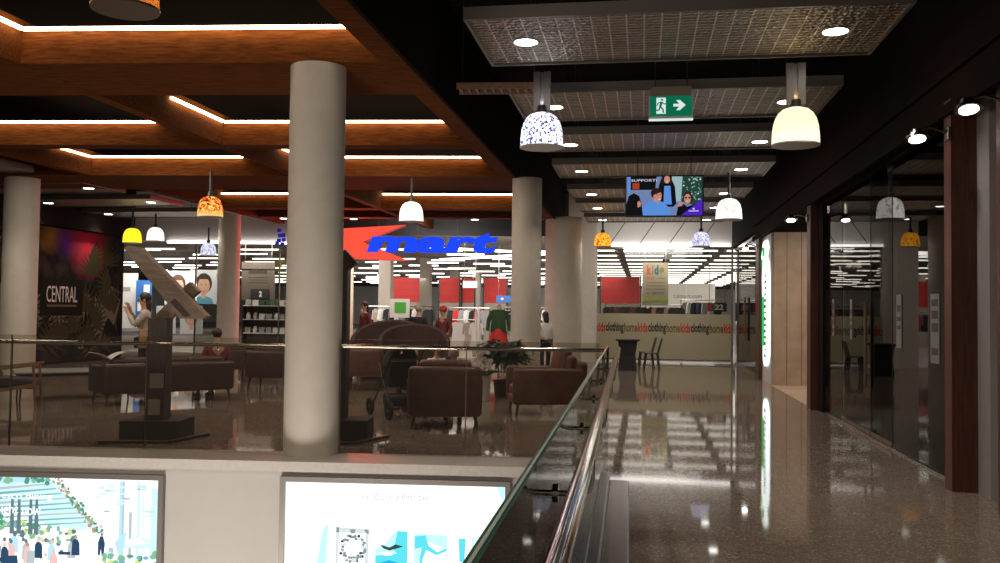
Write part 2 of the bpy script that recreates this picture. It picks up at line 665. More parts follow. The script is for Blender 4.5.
# kids store fascia: white panels with diagonal joints, cove light below
mb = MB()
frame_box(mb, RF, (-1.45, STORE), (2.95, STORE + .12), 3.62, 5.2)
structure(mb.build('wall_kids_fascia', 'white'))
mb = MB()
for u0 in (-1.0, -.1, .8, 1.7):
    p0, p1 = RF(u0, STORE - .004, 3.64), RF(u0 + .62, STORE - .004, 4.55)
    mb.tube([p0, p1], .012, 4)
structure(mb.build('trim_2', 'dark'))
# hall store fascia: dark above the big sign, white over the glazing
mb = MB()
frame_box(mb, LF, (-10.6, STORE + .15), (-1.75, STORE + .35), 3.85, 5.2)
structure(mb.build('wall_hall_fascia', 'dark'))
mb = MB()
frame_box(mb, LF, (-22, STORE + .1), (-10.6, STORE + .3), 3.62, 5.2)
structure(mb.build('wall_glazing_fascia', 'white'))
mb = MB()
frame_box(mb, RF, (-2.25, STORE - .6), (-1.42, STORE + .3), 0, 5.2)
structure(mb.build('wall_pier', 'column'))
# side wall of the hall that carries the jungle mural
mb = MB()
frame_box(mb, RF, (-15.4, 9), (-15.03, 24.22), 0, 5.2)
structure(mb.build('wall_left', 'darkbrown'))
mb = MB()
frame_box(mb, RF, (-15.05, 9), (-14.7, 24.3), 3.52, 5.2)
structure(mb.build('wall_left_bulkhead', 'darkbrown'))

# round columns
for (x, y, r, z0, z1) in ((-1.91, 9.27, .285, -.0, 4.0), (.49, 16.9, .28, 0, 4.0), (1.72, 24.4, .50, 0, 4.05),
                          (-9.45, 17.7, .32, 0, 4.0), (-7.3, 24.2, .29, 0, 4.0)):
    mb = MB()
    mb.lathe([(r, z0), (r, z1)], 48, c=(x, y, 0))
    structure(mb.build('column', 'column', smooth=True))
# square columns marching back through the store
for i in range(5):
    v = 34.5 + 6.6 * i
    p = RF(-10.05, v)
    mb = MB()
    mb.box((p.x, p.y, 2.0), (.48, .48, 4.0), Matrix.Rotation(RZ, 3, 'Z'))
    structure(mb.build('column', pbr('store column paint', (.36, .31, .26), .6) if i == 0 else bpy.data.materials['store column paint']))

# walnut beams of the hall ceiling
for d0, d1 in ((8.93, 10.3), (13.47, 13.85), (16.62, 18.6), (21.92, 22.4), (24.1, 24.5)):
    mb = MB()
    frame_box(mb, LF, (-16 if d0 < 20 else -10.6, d0), (-2.65, d1), 4.0, 4.362)
    structure(mb.build('beam', 'wood'))
for a0, a1, d0, d1 in ((-2.66, -2.40, 4.5, 26.5), (-6.63, -6.46, 4.5, 27.5), (-10.74, -10.54, 9, 26)):
    mb = MB()
    frame_box(mb, LF, (a0, d0), (a1, d1), 3.995, 4.46)
    structure(mb.build('beam', 'wood'))

mb = MB()
frame_box(mb, LF, (-2.398, 4.5), (-2.36, 27), 3.98, 5.2)
structure(mb.build('trim_3', 'black'))

# ------------------------------------------------------------------ ceiling panels with downlights
def ceiling_panel(u0, u1, v0, v1, lights, label, group, F=RF, z=4.0):
    um, vm = (u0 + u1) / 2, (v0 + v1) / 2
    t = thing('pressed_metal_raft', label, 'ceiling panel', F(um, vm, z), RZ, group)
    w, d = u1 - u0, v1 - v0
    mb = MB()
    mb.box((0, 0, .012), (w - .06, d - .06, .02))
    mb.build('pressed_sheet', 'panel', t)
    mb = MB()
    for s in (-1, 1):
        mb.box((s * (w / 2 - .015), 0, .035), (.03, d, .11))
        mb.box((0, s * (d / 2 - .015), .035), (w - .06, .03, .11))
    mb.build('edge_frame', 'panelrim', t)
    for sx in (-.35, .35):
        for sy in (-.3, .3):
            MB().tube([(sx * w, sy * d, .02), (sx * w, sy * d, 1.2)], .006, 5).build('hanging_rod', 'dark', t)
    for (lu, lv) in lights:
        mb = MB()
        mb.lathe([(.105, 0.0), (.125, -.006), (.13, .0), (.13, .012)], 24, c=(lu - um, lv - vm, 0))
        dl = mb.build('downlight', 'plastic', t, smooth=True)
        mb = MB()
        mb.lathe([(1e-5, -.002), (.108, -.002), (.108, .004)], 24, c=(lu - um, lv - vm, 0))
        mb.build('lens', 'lens', dl)
    for (lu, lv) in lights:
        lamp('downlight_lamp', 'SPOT', F(lu, lv, z - .03), 85, (1, .88, .74), .1, math.radians(110), .7)
    return t

for i, (v0, v1, lv, lab) in enumerate([
        (7.45, 8.93, 8.22, 'first and largest looking pressed metal ceiling panel of the corridor, above the dome lamps'),
        (10.07, 11.62, 10.9, 'pressed metal ceiling panel with the green exit sign hanging before it'),
        (12.5, 13.85, 13.4, 'third pressed metal ceiling panel, just beyond the exit sign'),
        (15.05, 16.6, 15.94, 'pressed metal ceiling panel directly above the hanging television'),
        (18.1, 19.7, 19.1, 'pressed metal ceiling panel seen past the edges of the television'),
        (20.4, 22.3, 21.65, 'pressed metal ceiling panel second from the kids store fascia'),
        (23.4, 24.9, 24.45, 'last pressed metal ceiling panel, closest to the kids store fascia')]):
    ceiling_panel(-1.53, 2.12, v0, v1, [(-1.09, lv), (1.66, lv)], lab, 'pressed metal panels along the corridor ceiling')
for i, (v0, v1, lv, lab) in enumerate([
        (13.6, 15.1, 14.5, 'ceiling panel at the mural, above the white column beside the mural'),
        (16.6, 18.1, 17.45, 'ceiling panel near the jungle mural, one downlight showing beside the beam'),
        (19.1, 20.6, 19.9, 'ceiling panel above the lettered middle of the jungle mural'),
        (21.7, 23.2, 22.4, 'ceiling panel over the far end of the jungle mural, behind the yellow lampshade')]):
    ceiling_panel(-14.75, -11.2, v0, v1, [(-11.65, lv), (-14.35, lv)], lab, 'ceiling panels beside the jungle mural', z=4.0)
for (a, d) in ((-7.93, 24.7), (-6.28, 24.87), (-4.57, 24.76), (-11.88, 23.6)):
    pass
# the same corridor lighting continues behind the viewer
for v in (5.2, 2.6, 0, -2.6):
    for u in (-1.09, 1.66):
        lamp('corridor_lamp', 'SPOT', RF(u, v, 4.0), 85, (1, .88, .74), .1, math.radians(110), .7)

# surface downlights under the timber beams by the store front
for a, d, lab in ((-7.93, 24.3, 'small round downlight below the beam beside the red sign'), (-6.28, 24.3, 'small round downlight below the beam above the blue letters, first from the red sign'),
                  (-4.57, 24.3, 'small round downlight below the beam above the last blue letter'), (-9.9, 24.3, 'small round downlight below the beam beside the red mosaic lampshade')):
    t = thing('downlight', lab, 'downlight', LF(a, d, 4.0), 0, 'downlights under the last timber beam')
    MB().lathe([(.1, 0), (.12, -.008), (.12, -.03), (.09, -.03)], 20).build('bezel', 'plastic', t, True)
    MB().lathe([(1e-5, -.034), (.09, -.034), (.09, -.028)], 20).build('lens', 'lens', t)

# ------------------------------------------------------------------ LED lines in the beam coffers
def led(label, runs, grp='warm LED lines on the timber beams'):
    mb = MB()
    for (a0, d0, a1, d1) in runs:
        p0, p1 = LF(a0, d0, 4.325), LF(a1, d1, 4.325)
        t = (p1 - p0).normalized()
        n = Vector((-t.y, t.x, 0))
        mb.prism([p0 + n * .018, p1 + n * .018, p1 - n * .018, p0 - n * .018], (0, 0, .032))
    o = mb.build('ceiling_led_line', 'led')
    tag(o, label, 'LED light', grp)
    return o

led('L-shaped warm LED line on the first timber beam above the thick white column', [(-6.40, 8.86, -2.72, 8.86), (-6.40, 6.4, -6.40, 8.84)])
led('straight warm LED line on the second timber beam above the column by the mural', [(-10.5, 13.40, -7.50, 13.40)])
led('L-shaped warm LED line on the second timber beam, passing behind the thick white column', [(-6.42, 13.40, -2.95, 13.40), (-6.42, 11.85, -6.42, 13.38)])
led('L-shaped warm LED line on the third timber beam above the leaning timbers', [(-10.52, 16.55, -7.55, 16.55), (-10.52, 15.4, -10.52, 16.53)])
led('L-shaped warm LED line on the third timber beam above the white dome lamp', [(-6.42, 16.55, -2.98, 16.55), (-6.42, 15.55, -6.42, 16.53)])
led('warm LED line on the fourth timber beam behind the red mosaic lampshade', [(-10.5, 21.86, -7.55, 21.86)])
led('warm LED line on the fourth timber beam behind the white dome lamp', [(-6.42, 21.86, -2.75, 21.86)])

# white cove lights below the store fascias
mb = MB()
frame_box(mb, RF, (-1.42, STORE - .10), (2.62, STORE - .02), 3.54, 3.61)
tag(mb.build('ceiling_cove_light', 'cove'), 'long white light line below the white kids store fascia', 'LED light')
mb = MB()
frame_box(mb, LF, (-15.2, STORE - .0), (-10.62, STORE + .08), 3.54, 3.61)
tag(mb.build('ceiling_cove_light', 'cove'), 'long white light line above the glazed store front behind the leaning timbers', 'LED light')
for n, (p, q) in enumerate((((-7.2, 28.6), (-2.0, 32.0)), ((-2.2, 28.7), (-7.6, 33.5)))):
    mb = MB()
    a, b = LF(p[0], p[1], 3.52 - .12 * n), LF(q[0], q[1], 3.52 - .12 * n)
    mb.tube([a, b], .045, 6)
    tag(mb.build('ceiling_light_tube', 'strip'), ('slanting white light tube under the blue letters, rising towards the round column',
        'slanting white light tube under the blue letters, crossing the other tube')[n], 'light tube')

# rows of tubes under the store ceiling
proto = None
n = 0
for j in range(15):
    v = 31.0 + 2.75 * j
    for i in range(-17, 4):
        u = .05 + 1.72 * i
        if i < -1:
            if (i * 7 + j * 5) % 3 == 0:
                continue
            u += ((j * 37 + i * 11) % 5 - 2) * .22
        if u < -18.5 - .62 * (v - 30) or abs(u + 10) < .0:
            continue
        vv = v + (((i * 13 + j * 7) % 5 - 2) * .25 if i < -1 else 0)
        if proto is None:
            proto = MB().box((0, 0, 0), (1.42, .065, .05)).build('store_ceiling_light', 'strip')
            tag(proto, 'white light tube in the rows under the store ceiling beyond the shop fronts', 'light tube', 'light tubes under the store ceiling')
            o = proto
        else:
            o = copy_tree(proto)
        o.location = RF(u, vv, 3.62)
        o.rotation_euler = (0, 0, RZ)
        n += 1
# suspension of the rows: dark rails carrying the tubes
for i in (-2.0, -.8, .92, 2.62):
    mb = MB()
    frame_box(mb, RF, (i - .03, 29), (i + .03, 70), 3.66, 3.94)
    tag(mb.build('ceiling_light_rail', 'dark'), 'dark ceiling rail running back between rows of store light tubes', 'light rail', 'dark rails between the store light tubes')

# ------------------------------------------------------------------ pendant lamps
DOME = [(.015, .40), (.07, .396), (.125, .375), (.165, .335), (.195, .275), (.213, .20), (.222, .10), (.225, .0)]
def pendant(u, v, z, mat, label, cat='pendant lamp', k=1., stem=.40, rimmat='plastic', wide=False, pw=9, pc=(1, .9, .75), F=RF, diffuser='bulb'):
    t = thing('pendant_lamp', label, cat, F(u, v, z), RZ, 'dome pendant lamps')
    prof = [(r * k, h * k * .92) for r, h in DOME]
    MB().lathe(prof + [(r - .006, h) for r, h in prof[::-1]], 40).build('lamp_shade', mat, t, True)
    MB().lathe([(.222 * k, -.004), (.228 * k, -.004), (.230 * k, .006), (.222 * k, .006)], 40).build('rim', rimmat, t, True)
    MB().lathe([(1e-5, .02), (.20 * k, .02), (.21 * k, .03)], 32).build('diffuser', diffuser, t)
    MB().lathe([(.03, .36 * k), (.055, .37 * k), (.05, .44 * k), (.02, .46 * k)], 20).build('cap', 'dark', t, True)
    mb = MB()
    if wide:
        mb.box((-.055, 0, .40 * k + stem / 2), (.07, .05, stem))
        mb.box((.055, 0, .40 * k + stem / 2), (.07, .05, stem))
        mb.box((0, 0.012, .40 * k + stem / 2), (.05, .02, stem))
    else:
        mb.tube([(0, 0, .42 * k), (0, 0, .42 * k + stem)], .025, 10)
    mb.build('stem', 'panelrim' if wide else 'dark', t)
    return t

white_blue = mosaic('white and blue mosaic glass', [(1, 1, 1), (.85, .88, 1), (.06, .07, .30), (1, 1, 1), (.30, .30, .55), (1, 1, 1), (.9, .9, 1), (.03, .03, .10), (1, 1, 1)], 52, 1.7)
plainwhite = mosaic('plain white glass', [(1, .84, .56), (1, .82, .52)], 2, 1.3, (1, .90, .70), .10)
crackle = mosaic('white crackle glass', [(1, .95, .86), (.9, .86, .78), (1, .97, .9), (.55, .52, .46)], 30, 1.6, (1, .97, .9), .02)
orangem = mosaic('orange mosaic glass', [(1, .32, .02), (1, .55, .05), (.55, .10, .01), (1, .42, .03)], 30, 1.3)
redm = mosaic('red mosaic glass', [(.9, .04, .015), (1, .45, .06), (.15, .01, .01), (1, .10, .02), (1, .62, .12)], 34, 1.3, (1, .55, .15), .06)
bluem = mosaic('pale violet mosaic glass', [(.8, .8, 1), (.35, .35, .6), (1, 1, 1), (.6, .6, .95)], 34, 1.0)
yellowm = mosaic('yellow glass', [(1, .78, .02), (1, .70, .01)], 3, 1.5)
creamm = mosaic('cream glass', [(1, .84, .5), (1, .86, .54)], 2, 2.6, (1, .97, .88), .06)

pendant(-1.06, 9.34, 3.22, white_blue, 'white and blue mosaic dome lamp beside the second ceiling panel', wide=True, stem=.40, pc=(.9, .9, 1), pw=7)
pendant(1.45, 9.0, 3.14, plainwhite, 'plain white dome lamp with a cream top below the first two ceiling panels', wide=True, stem=.40, pc=(1, .78, .5), pw=8)
pendant(1.46, 15.96, 3.13, crackle, 'white crackle glass dome lamp beside the hanging television', stem=.40, pw=7)
pendant(-1.06, 23.9, 3.24, orangem, 'orange mosaic dome lamp in front of the kids store fascia', pw=5, pc=(1, .5, .15), stem=.40)
pendant(1.43, 22.96, 3.18, bluem, 'pale violet mosaic dome lamp in front of the kids store fascia', pw=4, pc=(.85, .85, 1), stem=.40)
pendant(-4.30, 16.36, 3.16, creamm, 'cream white dome lamp hanging above the blue letters', pw=8, stem=.40)
pendant(-7.70, 15.13, 3.13, redm, 'red and orange mosaic dome lamp in front of a round column', pw=5, pc=(1, .45, .2), stem=.40)
pendant(-12.62, 20.74, 3.09, yellowm, 'plain yellow dome lamp near the end of the jungle mural', pw=5, pc=(1, .75, .1), stem=.40)
pendant(-12.9, 22.3, 3.26, crackle, 'small white dome lamp half hidden behind the yellow lamp', pw=3, stem=.40)
pendant(-12.55, 24.6, 3.02, bluem, 'dim grey dome lamp in front of the long white light line', pw=0, stem=.40, diffuser='plastic')
lamp('pendant_uplight', 'POINT', RF(1.45, 9.0, 3.62), 3.5, (1, .68, .32), .12)
lamp('pendant_uplight', 'POINT', RF(-1.06, 9.34, 3.70), 3, (.92, .9, 1), .12)
# clear amber lamp close above the first coffer
t = thing('pendant_lamp', 'clear amber glass lamp with a glowing filament hanging before the first timber beam', 'pendant lamp', (-2.42, 5.7, 3.40), 0, None)
prof = [(r * .92, h * 1.0) for r, h in DOME]
MB().lathe(prof + [(r - .006, h) for r, h in prof[::-1]], 40).build('lamp_shade', film('amber lamp glass', (.75, .36, .12), .6), t, True)
MB().lathe([(.200, -.006), (.209, -.006), (.211, .008), (.200, .008)], 40).build('rim', 'bronze', t, True)
mb = MB()
for q in range(5):
    a = q * 2 * PI / 5
    mb.tube([(.02 * math.cos(a), .02 * math.sin(a), .15), (.035 * math.cos(a + .5), .035 * math.sin(a + .5), .09), (.03 * math.cos(a + 1.2), .03 * math.sin(a + 1.2), .05)], .0035, 5)
mb.build('filament', emit('amber filament', (1, .55, .2), 9), t)
MB().lathe([(.02, .15), (.03, .17), (.03, .26), (.015, .28)], 14).build('bulb_holder', 'dark', t, True)
MB().tube([(0, 0, .27), (0, 0, 1.4)], .012, 8).build('cord', 'dark', t)
lamp('amber_glow', 'POINT', (-2.42, 5.7, 3.5), 4, (1, .6, .3), .05)

# ------------------------------------------------------------------ exit sign and television
t = thing('exit_sign', 'green running man exit sign with a white arrow, hanging from the corridor ceiling', 'exit sign', RF(.285, 9.8, 3.6), RZ - .0)
MB().box((0, .03, .125), (.47, .05, .25)).build('sign_body', 'plastic', t)
MB().box((0, 0, .135), (.445, .012, .215)).build('green_face', 'exitgreen', t)
pic = MB()
y = -.0085
pic.prism([(-.155, y, .05), (-.055, y, .05), (-.055, y, .225), (-.155, y, .225)], (0, .002, 0))
ar = [(.025, .125), (.085, .125), (.055, .085), (.095, .085), (.155, .14), (.095, .195), (.055, .195), (.085, .155), (.025, .155)]
pic.prism([(a, y, b) for a, b in ar], (0, .002, 0))
pic.build('pictogram', 'exitwhite', t)
man = MB()
y = -.011
man.lathe([(1e-5, 0), (.012, 0), (.012, .004)], 12)
man.v = [(a - .095, y + c, b + .2) for (a, b, c) in man.v]
for ps, r in ((([-.100, .178], [-.115, .125]), .014), (([-.098, .178], [-.075, .155], [-.052, .158]), .007), (([-.105, .178], [-.138, .165], [-.148, .138]), .007),
              (([-.112, .125], [-.085, .098], [-.080, .06]), .009), (([-.118, .125], [-.125, .09], [-.165, .088]), .009)):
    man.tube([(p[0], y, p[1]) for p in ps], r, 6)
for i in range(len(man.v)):
    a, b, c = man.v[i]
    man.v[i] = (a, y + (b - y) * .15, c)
man.build('running_man', 'exitgreen', t)
MB().box((0, .03, -.008), (.47, .055, .016)).build('light_bar', 'exitwhite', t)
MB().box((-.0, .03, .30), (.43, .04, .10)).build('mounting_box', 'signtaupe', t)
mb = MB()
for s in (-.17, .17):
    mb.tube([(s, .03, .34), (s, .03, 1.6)], .006, 6)
mb.build('suspension_wire', 'dark', t)

def picture(name, parent, w, h, shapes, mats, base=(0, 0, 0), step=.0012):
    """flat artwork: shapes = [(material index, [(x, z) in 0..1, ...])], each a hair in front of the one before"""
    mb = MB()
    for n_, (mi, pts) in enumerate(shapes):
        mb.poly([(base[0] + (x - .5) * w, base[1] - n_ * step * .04, base[2] + z * h) for x, z in pts], mi)
    return mb.build(name, mats, parent)

def disc(cx, cz, rx, rz, n_=14, a0=0, a1=2 * PI):
    return [(cx + rx * math.cos(a0 + (a1 - a0) * q / (n_ if a1 - a0 > 6.2 else n_ - 1)), cz + rz * math.sin(a0 + (a1 - a0) * q / (n_ if a1 - a0 > 6.2 else n_ - 1))) for q in range(n_)]

t = thing('hanging_television', 'wide television showing four people, hung from the corridor ceiling', 'television', RF(.325, 14.5, 3.05), RZ)
MB().rbox((0, .035, .315), (1.23, .07, .66), .012, 2).build('casing', 'dark', t)
tvm = [emit('tv blue grey', (.28, .40, .75), .55), emit('tv dark', (.012, .012, .016), .5), emit('tv shirt blue', (.13, .36, .92), .75), emit('tv skin', (.75, .34, .24), .7),
       emit('tv dark green', (.03, .10, .07), .55), emit('tv white', (.8, .9, 1), .8), emit('tv purple', (.10, .02, .62), .8), emit('tv orange', (.65, .08, .02), .6),
       emit('tv hair', (.06, .022, .015), .5), emit('tv leaf', (.3, .5, .42), .6), emit('tv pale', (.45, .65, .70), .7)]
S = [(0, [(0, 0), (1, 0), (1, 1), (0, 1)]),
     (1, [(.05, .66), (.38, .66), (.40, 1), (.05, 1)]), (7, [(.08, .68), (.17, .68), (.17, .84), (.08, .84)]), (2, [(.02, .60), (.055, .60), (.055, 1), (.02, 1)]),
     (10, [(.58, .36), (.72, .36), (.74, 1), (.58, 1)]), (4, [(.72, .36), (1, .2), (1, 1), (.74, 1)])]
random.seed(3)
for q in range(60):
    x, z = random.uniform(.74, .98), random.uniform(.4, .98)
    S.append((random.choice([9, 4, 9, 5]), disc(x, z, .012, .02, 6)))
S += [(1, [(.40, .30), (.43, .78), (.47, 1), (.58, 1), (.64, .74), (.66, .30), (.62, .22), (.44, .22)]), (2, [(.49, .28), (.50, .76), (.58, .76), (.60, .28)]), (3, disc(.535, .92, .04, .10)),
      (8, [(.46, .75), (.47, 1), (.50, 1), (.495, .84)]), (8, [(.575, .84), (.575, 1), (.60, 1), (.60, .80)]), (5, [(.52, .865), (.55, .865), (.545, .885), (.525, .885)]),
      (2, [(.20, 0), (.22, .2), (.30, .36), (.40, .40), (.50, .33), (.57, .18), (.58, 0)]), (3, disc(.405, .50, .062, .17)), (8, disc(.395, .58, .072, .13, 12, .2, PI + .6)), (8, [(.33, .5), (.325, .62), (.36, .66), (.36, .44)]),
      (5, [(.42, .40), (.455, .41), (.45, .43), (.425, .42)]), (8, disc(.405, .535, .008, .012, 8)), (8, disc(.445, .54, .008, .012, 8)),
      (1, [(.0, 0), (.0, .30), (.03, .50), (.10, .58), (.17, .50), (.20, .30), (.22, 0)]), (3, [(.15, .20), (.19, .24), (.195, .32), (.17, .38), (.145, .34)]),
      (1, [(.66, 0), (.68, .22), (.72, .34), (.75, .30), (.80, .22), (.92, .30), (.94, .1), (.9, 0)]), (8, disc(.81, .44, .065, .16)), (3, disc(.805, .42, .045, .13)), (1, disc(.785, .45, .016, .022, 10)), (1, disc(.83, .45, .016, .022, 10)),
      (5, [(.785, .355), (.825, .355), (.82, .37), (.79, .37)]), (3, [(.67, .22), (.73, .24), (.76, .32), (.70, .34)]),
      (6, [(.72, 0), (1, 0), (1, .42)]), (5, [(.82, .10), (.95, .10), (.95, .12), (.82, .12)]), (5, disc(.885, .165, .014, .022, 10))]
picture('screen', t, 1.19, .62, S, tvm, (0, -.002, .005))
text('SUPPORTI', tvm[5], t, (-.32, -.014, .565), w=.40, h=.04, depth=.001)
mb = MB()
mb.box((0, .085, .4), (.9, .03, .3))
mb.build('ceiling_mount', 'dark', t)
for s in (-.42, .42):
    MB().tube([(s, .085, .5), (s, .085, 2.1)], .008, 6).build('hanging_rod', 'dark', t)

# ------------------------------------------------------------------ glass balustrade of the corridor
def glass_pane(name, c, size, parent, mat='glass'):
    """a pane: clear faces, green polished edges. The thinnest side of size is the thickness"""
    ax = min(range(3), key=lambda i_: size[i_])
    mb = MB().box(c, size)
    fn = [(0,), (0,), (1,), (1,), (2,), (2,)]
    mb.m = [0 if f[0] == ax else 1 for f in fn]
    o = mb.build(name, [mat, 'glassedge'], parent)
    return o

t = thing('glass_balustrade', 'glass balustrade with a polished steel handrail running along the corridor beside the void', 'balustrade', RF(-.207, 0), RZ + .0148)
ys = [-1.2, .63, 1.96, 3.29, 4.62, 5.95, 7.28, 8.61, 9.12]
for y0, y1 in zip(ys, ys[1:]):
    g = glass_pane('glass_panel', (0, (y0 + y1) / 2, .61), (.02, y1 - y0 - .008, 1.11), t)
    MB().box((0, (y0 + y1) / 2, 1.1665), (.006, y1 - y0 - .008, .002)).build('interlayer', pbr('glass interlayer', (.22, .26, .24), .3) if 'glass interlayer' not in bpy.data.materials else bpy.data.materials['glass interlayer'], g)
MB().tube([(.110, -1.2, 1.15), (.110, 8.94, 1.15), (.110, 9.0, 1.14), (.110, 9.03, 1.11), (.110, 9.035, 1.06)], .0185, 18).build('handrail', 'chrome', t, True)
for y in (1.1, 2.5, 3.9, 5.25, 6.6, 8.0):
    b = MB().tube([(-.02, y, 1.0), (.075, y, 1.0), (.103, y, 1.012), (.110, y, 1.045), (.110, y, 1.14)], .0085, 10).build('bracket', 'chrome', t, True)
    MB().tube([(.010, y, 1.0), (.018, y, 1.0)], .026, 18).tube([(-.018, y, 1.0), (-.010, y, 1.0)], .026, 18).build('clamp_disc', 'chrome', b, True)
MB().rbox((-.015, 3.4, .052), (.135, 9.2, .104), .01, 2).build('base_channel', 'steel', t)
MB().rbox((.135, 3.4, .018), (.165, 9.2, .036), .008, 2).build('base_plate', 'steel', t)

def cross_balustrade(a0, a1, n_, label):
    am = (a0 + a1) / 2
    t = thing('glass_balustrade', label, 'balustrade', LF(am, 9.12), LZ)
    L = a1 - a0
    # the frame is slightly sheared: local x follows the ledge
    for i in range(n_):
        x0, x1 = -L / 2 + L * i / n_, -L / 2 + L * (i + 1) / n_
        glass_pane('glass_panel', ((x0 + x1) / 2, 0, .61), (x1 - x0 - .012, .014, 1.165), t)
        if i:
            MB().box((x0, .012, .6), (.009, .012, 1.12)).build('joint_post', 'bronze', t)
    MB().tube([(-L / 2, .07, 1.115), (L / 2 + (.09 if a1 > -1 else 0), .07, 1.115)], .021, 14).build('handrail', 'chrome', t, True)
    mb = MB()
    for i in range(n_):
        x = -L / 2 + L * (i + .5) / n_
        mb.tube([(x, .0, 1.06), (x, .07, 1.06), (x, .07, 1.11)], .008, 8)
    mb.build('rail_bracket', 'chrome', t, True)
    return t

cross_balustrade(-13.87, -3.72, 7, 'long glass balustrade across the void, in front of the dark sofa and leaning timbers')
cross_balustrade(-3.13, -.44, 2, 'short glass balustrade between the thick white column and the corridor handrail')

# ------------------------------------------------------------------ lit advertising boxes on the slab edge
def lightbox(a0, a1, ztop, h, label, shapes, mats):
    t = thing('advertising_lightbox', label, 'lightbox', LF((a0 + a1) / 2, 8.70, ztop - h), LZ)
    w = a1 - a0
    mb = MB()
    for s in (-1, 1):
        mb.box((s * (w / 2 + .025), -.03, h / 2), (.05, .06, h + .1))
        mb.box((0, -.03, h / 2 + s * (h / 2 + .025)), (w, .06, .05))
    mb.build('sign_frame', 'panelrim', t)
    MB().box((0, -.008, h / 2), (w, .012, h)).build('backing_panel', 'plastic', t)
    picture('backlit_print', t, w, h, shapes, mats, (0, -.018, 0))
    return t

W = emit('backlit white', (1, 1, 1), 1.35)
am = [W, emit('backlit pale aqua', (.62, .88, .90), 1.15), emit('backlit teal', (.22, .52, .55), 1), emit('backlit green', (.10, .42, .26), .9), emit('backlit leaf green', (.28, .60, .36), .95),
      emit('backlit terracotta', (.62, .36, .26), .9), emit('backlit navy', (.04, .10, .20), .8), emit('backlit sky blue', (.50, .80, .95), 1.1), emit('backlit pink', (.95, .62, .58), 1),
      emit('backlit slate', (.16, .26, .28), .9), emit('backlit lime', (.70, .85, .25), 1), emit('backlit grey', (.55, .62, .66), 1)]
def q1(px, py):
    return ((px + 62) / 220, 1 - (py - 478) / 140)
def P1(mi, *pts):
    return (mi, [q1(*p) for p in pts])
S = [(0, [(0, 0), (1, 0), (1, 1), (0, 1)])]
S += [P1(1, (-60, 492), (0, 485), (49, 481), (92, 521), (96, 527), (60, 529), (0, 512), (-60, 505))]
for i in range(9):
    y0 = 486 + i * 4.6
    x1 = 47 + i * 5.2
    S.append(P1(2 if i % 3 else 11, (-60, y0 + 8), (x1, y0 - 2), (x1 + 1, y0 - 1), (-20, y0 + 7.5)))
S += [P1(1, (58, 524), (92, 521), (96, 527), (70, 530)), P1(7, (-60, 478), (46, 478), (45, 482), (-60, 489))]
random.seed(11)
for q in range(40):
    x = random.uniform(-58, 46)
    S.append((random.choice([3, 4, 3, 2]), [(a, b) for a, b in disc(*q1(x, random.uniform(478.5, 484)), .012, .018, 7)]))
for q in range(110):
    f = random.random()
    S.append((random.choice([5, 3, 4, 8, 3]), disc(*q1(52 + 48 * f + random.uniform(-4, 4), 479.5 + 53 * f + random.uniform(-3, 3)), random.uniform(.004, .010), random.uniform(.006, .014), 7)))
for x0, x1, y0, mi in ((118, 122, 480, 7), (121, 123, 480, 11), (128, 131, 510, 11), (136, 139, 480, 1), (142, 143, 480, 7), (150, 157, 486, 1), (108, 113, 545, 11)):
    S.append(P1(mi, (x0, y0), (x1, y0), (x1, 556), (x0, 556)))
for q in range(22):
    x = random.uniform(96, 155)
    y0 = random.uniform(485, 515)
    S.append((random.choice([1, 7, 11, 1]), disc(*q1(x, y0), random.uniform(.01, .03), .008, 8)))
S += [P1(7, (120, 556), (114, 540), (126, 528), (123, 550)), P1(1, (124, 538), (134, 534), (158, 537), (158, 545), (124, 545)), P1(0, (126, 537), (138, 535), (150, 540), (126, 543))]
for q in range(150):
    x = random.uniform(-58, 74)
    yy = 522 + max(0, (x + 5) * .18) + random.uniform(-6, 10)
    S.append((random.choice([3, 4, 2, 9, 4, 0, 10]), disc(*q1(x, yy), random.uniform(.005, .014), random.uniform(.008, .024), 7)))
for px_ in (8, 15, 27, 33):
    S.append(P1(9, (px_, 500), (px_ + 2.5, 500), (px_ + 4, 534), (px_ - 1, 534)))
for q in range(44):
    x = random.uniform(-58, 76)
    y0 = random.uniform(536, 556)
    mi = random.choice([0, 0, 1, 11, 8, 7, 6])
    S.append((mi, [q1(x - 4, y0 + 16), q1(x - 3.5, y0 + 3), q1(x - 1.5, y0), q1(x + 2, y0 + .5), q1(x + 4, y0 + 4), q1(x + 4.5, y0 + 16)]))
    S.append((random.choice([5, 8, 9]), disc(*q1(x, y0 - 2), .008, .016, 8)))
S += [P1(6, (0, 556), (16, 555), (18, 570), (0, 570)), P1(11, (26, 551), (34, 550), (34, 570), (26, 570)), P1(6, (58, 550), (70, 550), (70, 553), (58, 553))]
S += [P1(0, (87, 536), (90, 531), (97, 531), (100, 537), (99, 545), (97, 572), (89, 572), (88, 548)), (5, disc(*q1(93, 528), .009, .016, 8)),
      P1(6, (98, 540), (100, 534), (103, 534), (105, 541), (104, 553), (102, 553), (101, 546), (100, 553), (98, 552)), (9, disc(*q1(101.5, 532.5), .006, .010, 8))]
for q in range(60):
    S.append((random.choice([2, 3, 4, 10, 4, 1]), disc(*q1(random.uniform(102, 158), random.uniform(550, 575)), random.uniform(.01, .02), random.uniform(.012, .03), 7)))
t = lightbox(-6.93, -4.735, -.195, 1.40, 'lit advertising box showing outdoor diners under a striped canopy', S, am)
text('esco dining', W, t, (-1.095 + .62 + .25, -.058, 1.40 - .19), w=.52, h=.085, depth=.001)
text('ight', W, t, (-1.095 + .62 + .08, -.058, 1.40 - .325), w=.17, h=.115, depth=.001)
text('now', W, t, (-1.095 + .62 + .30, -.058, 1.40 - .335), w=.19, h=.07, depth=.001)

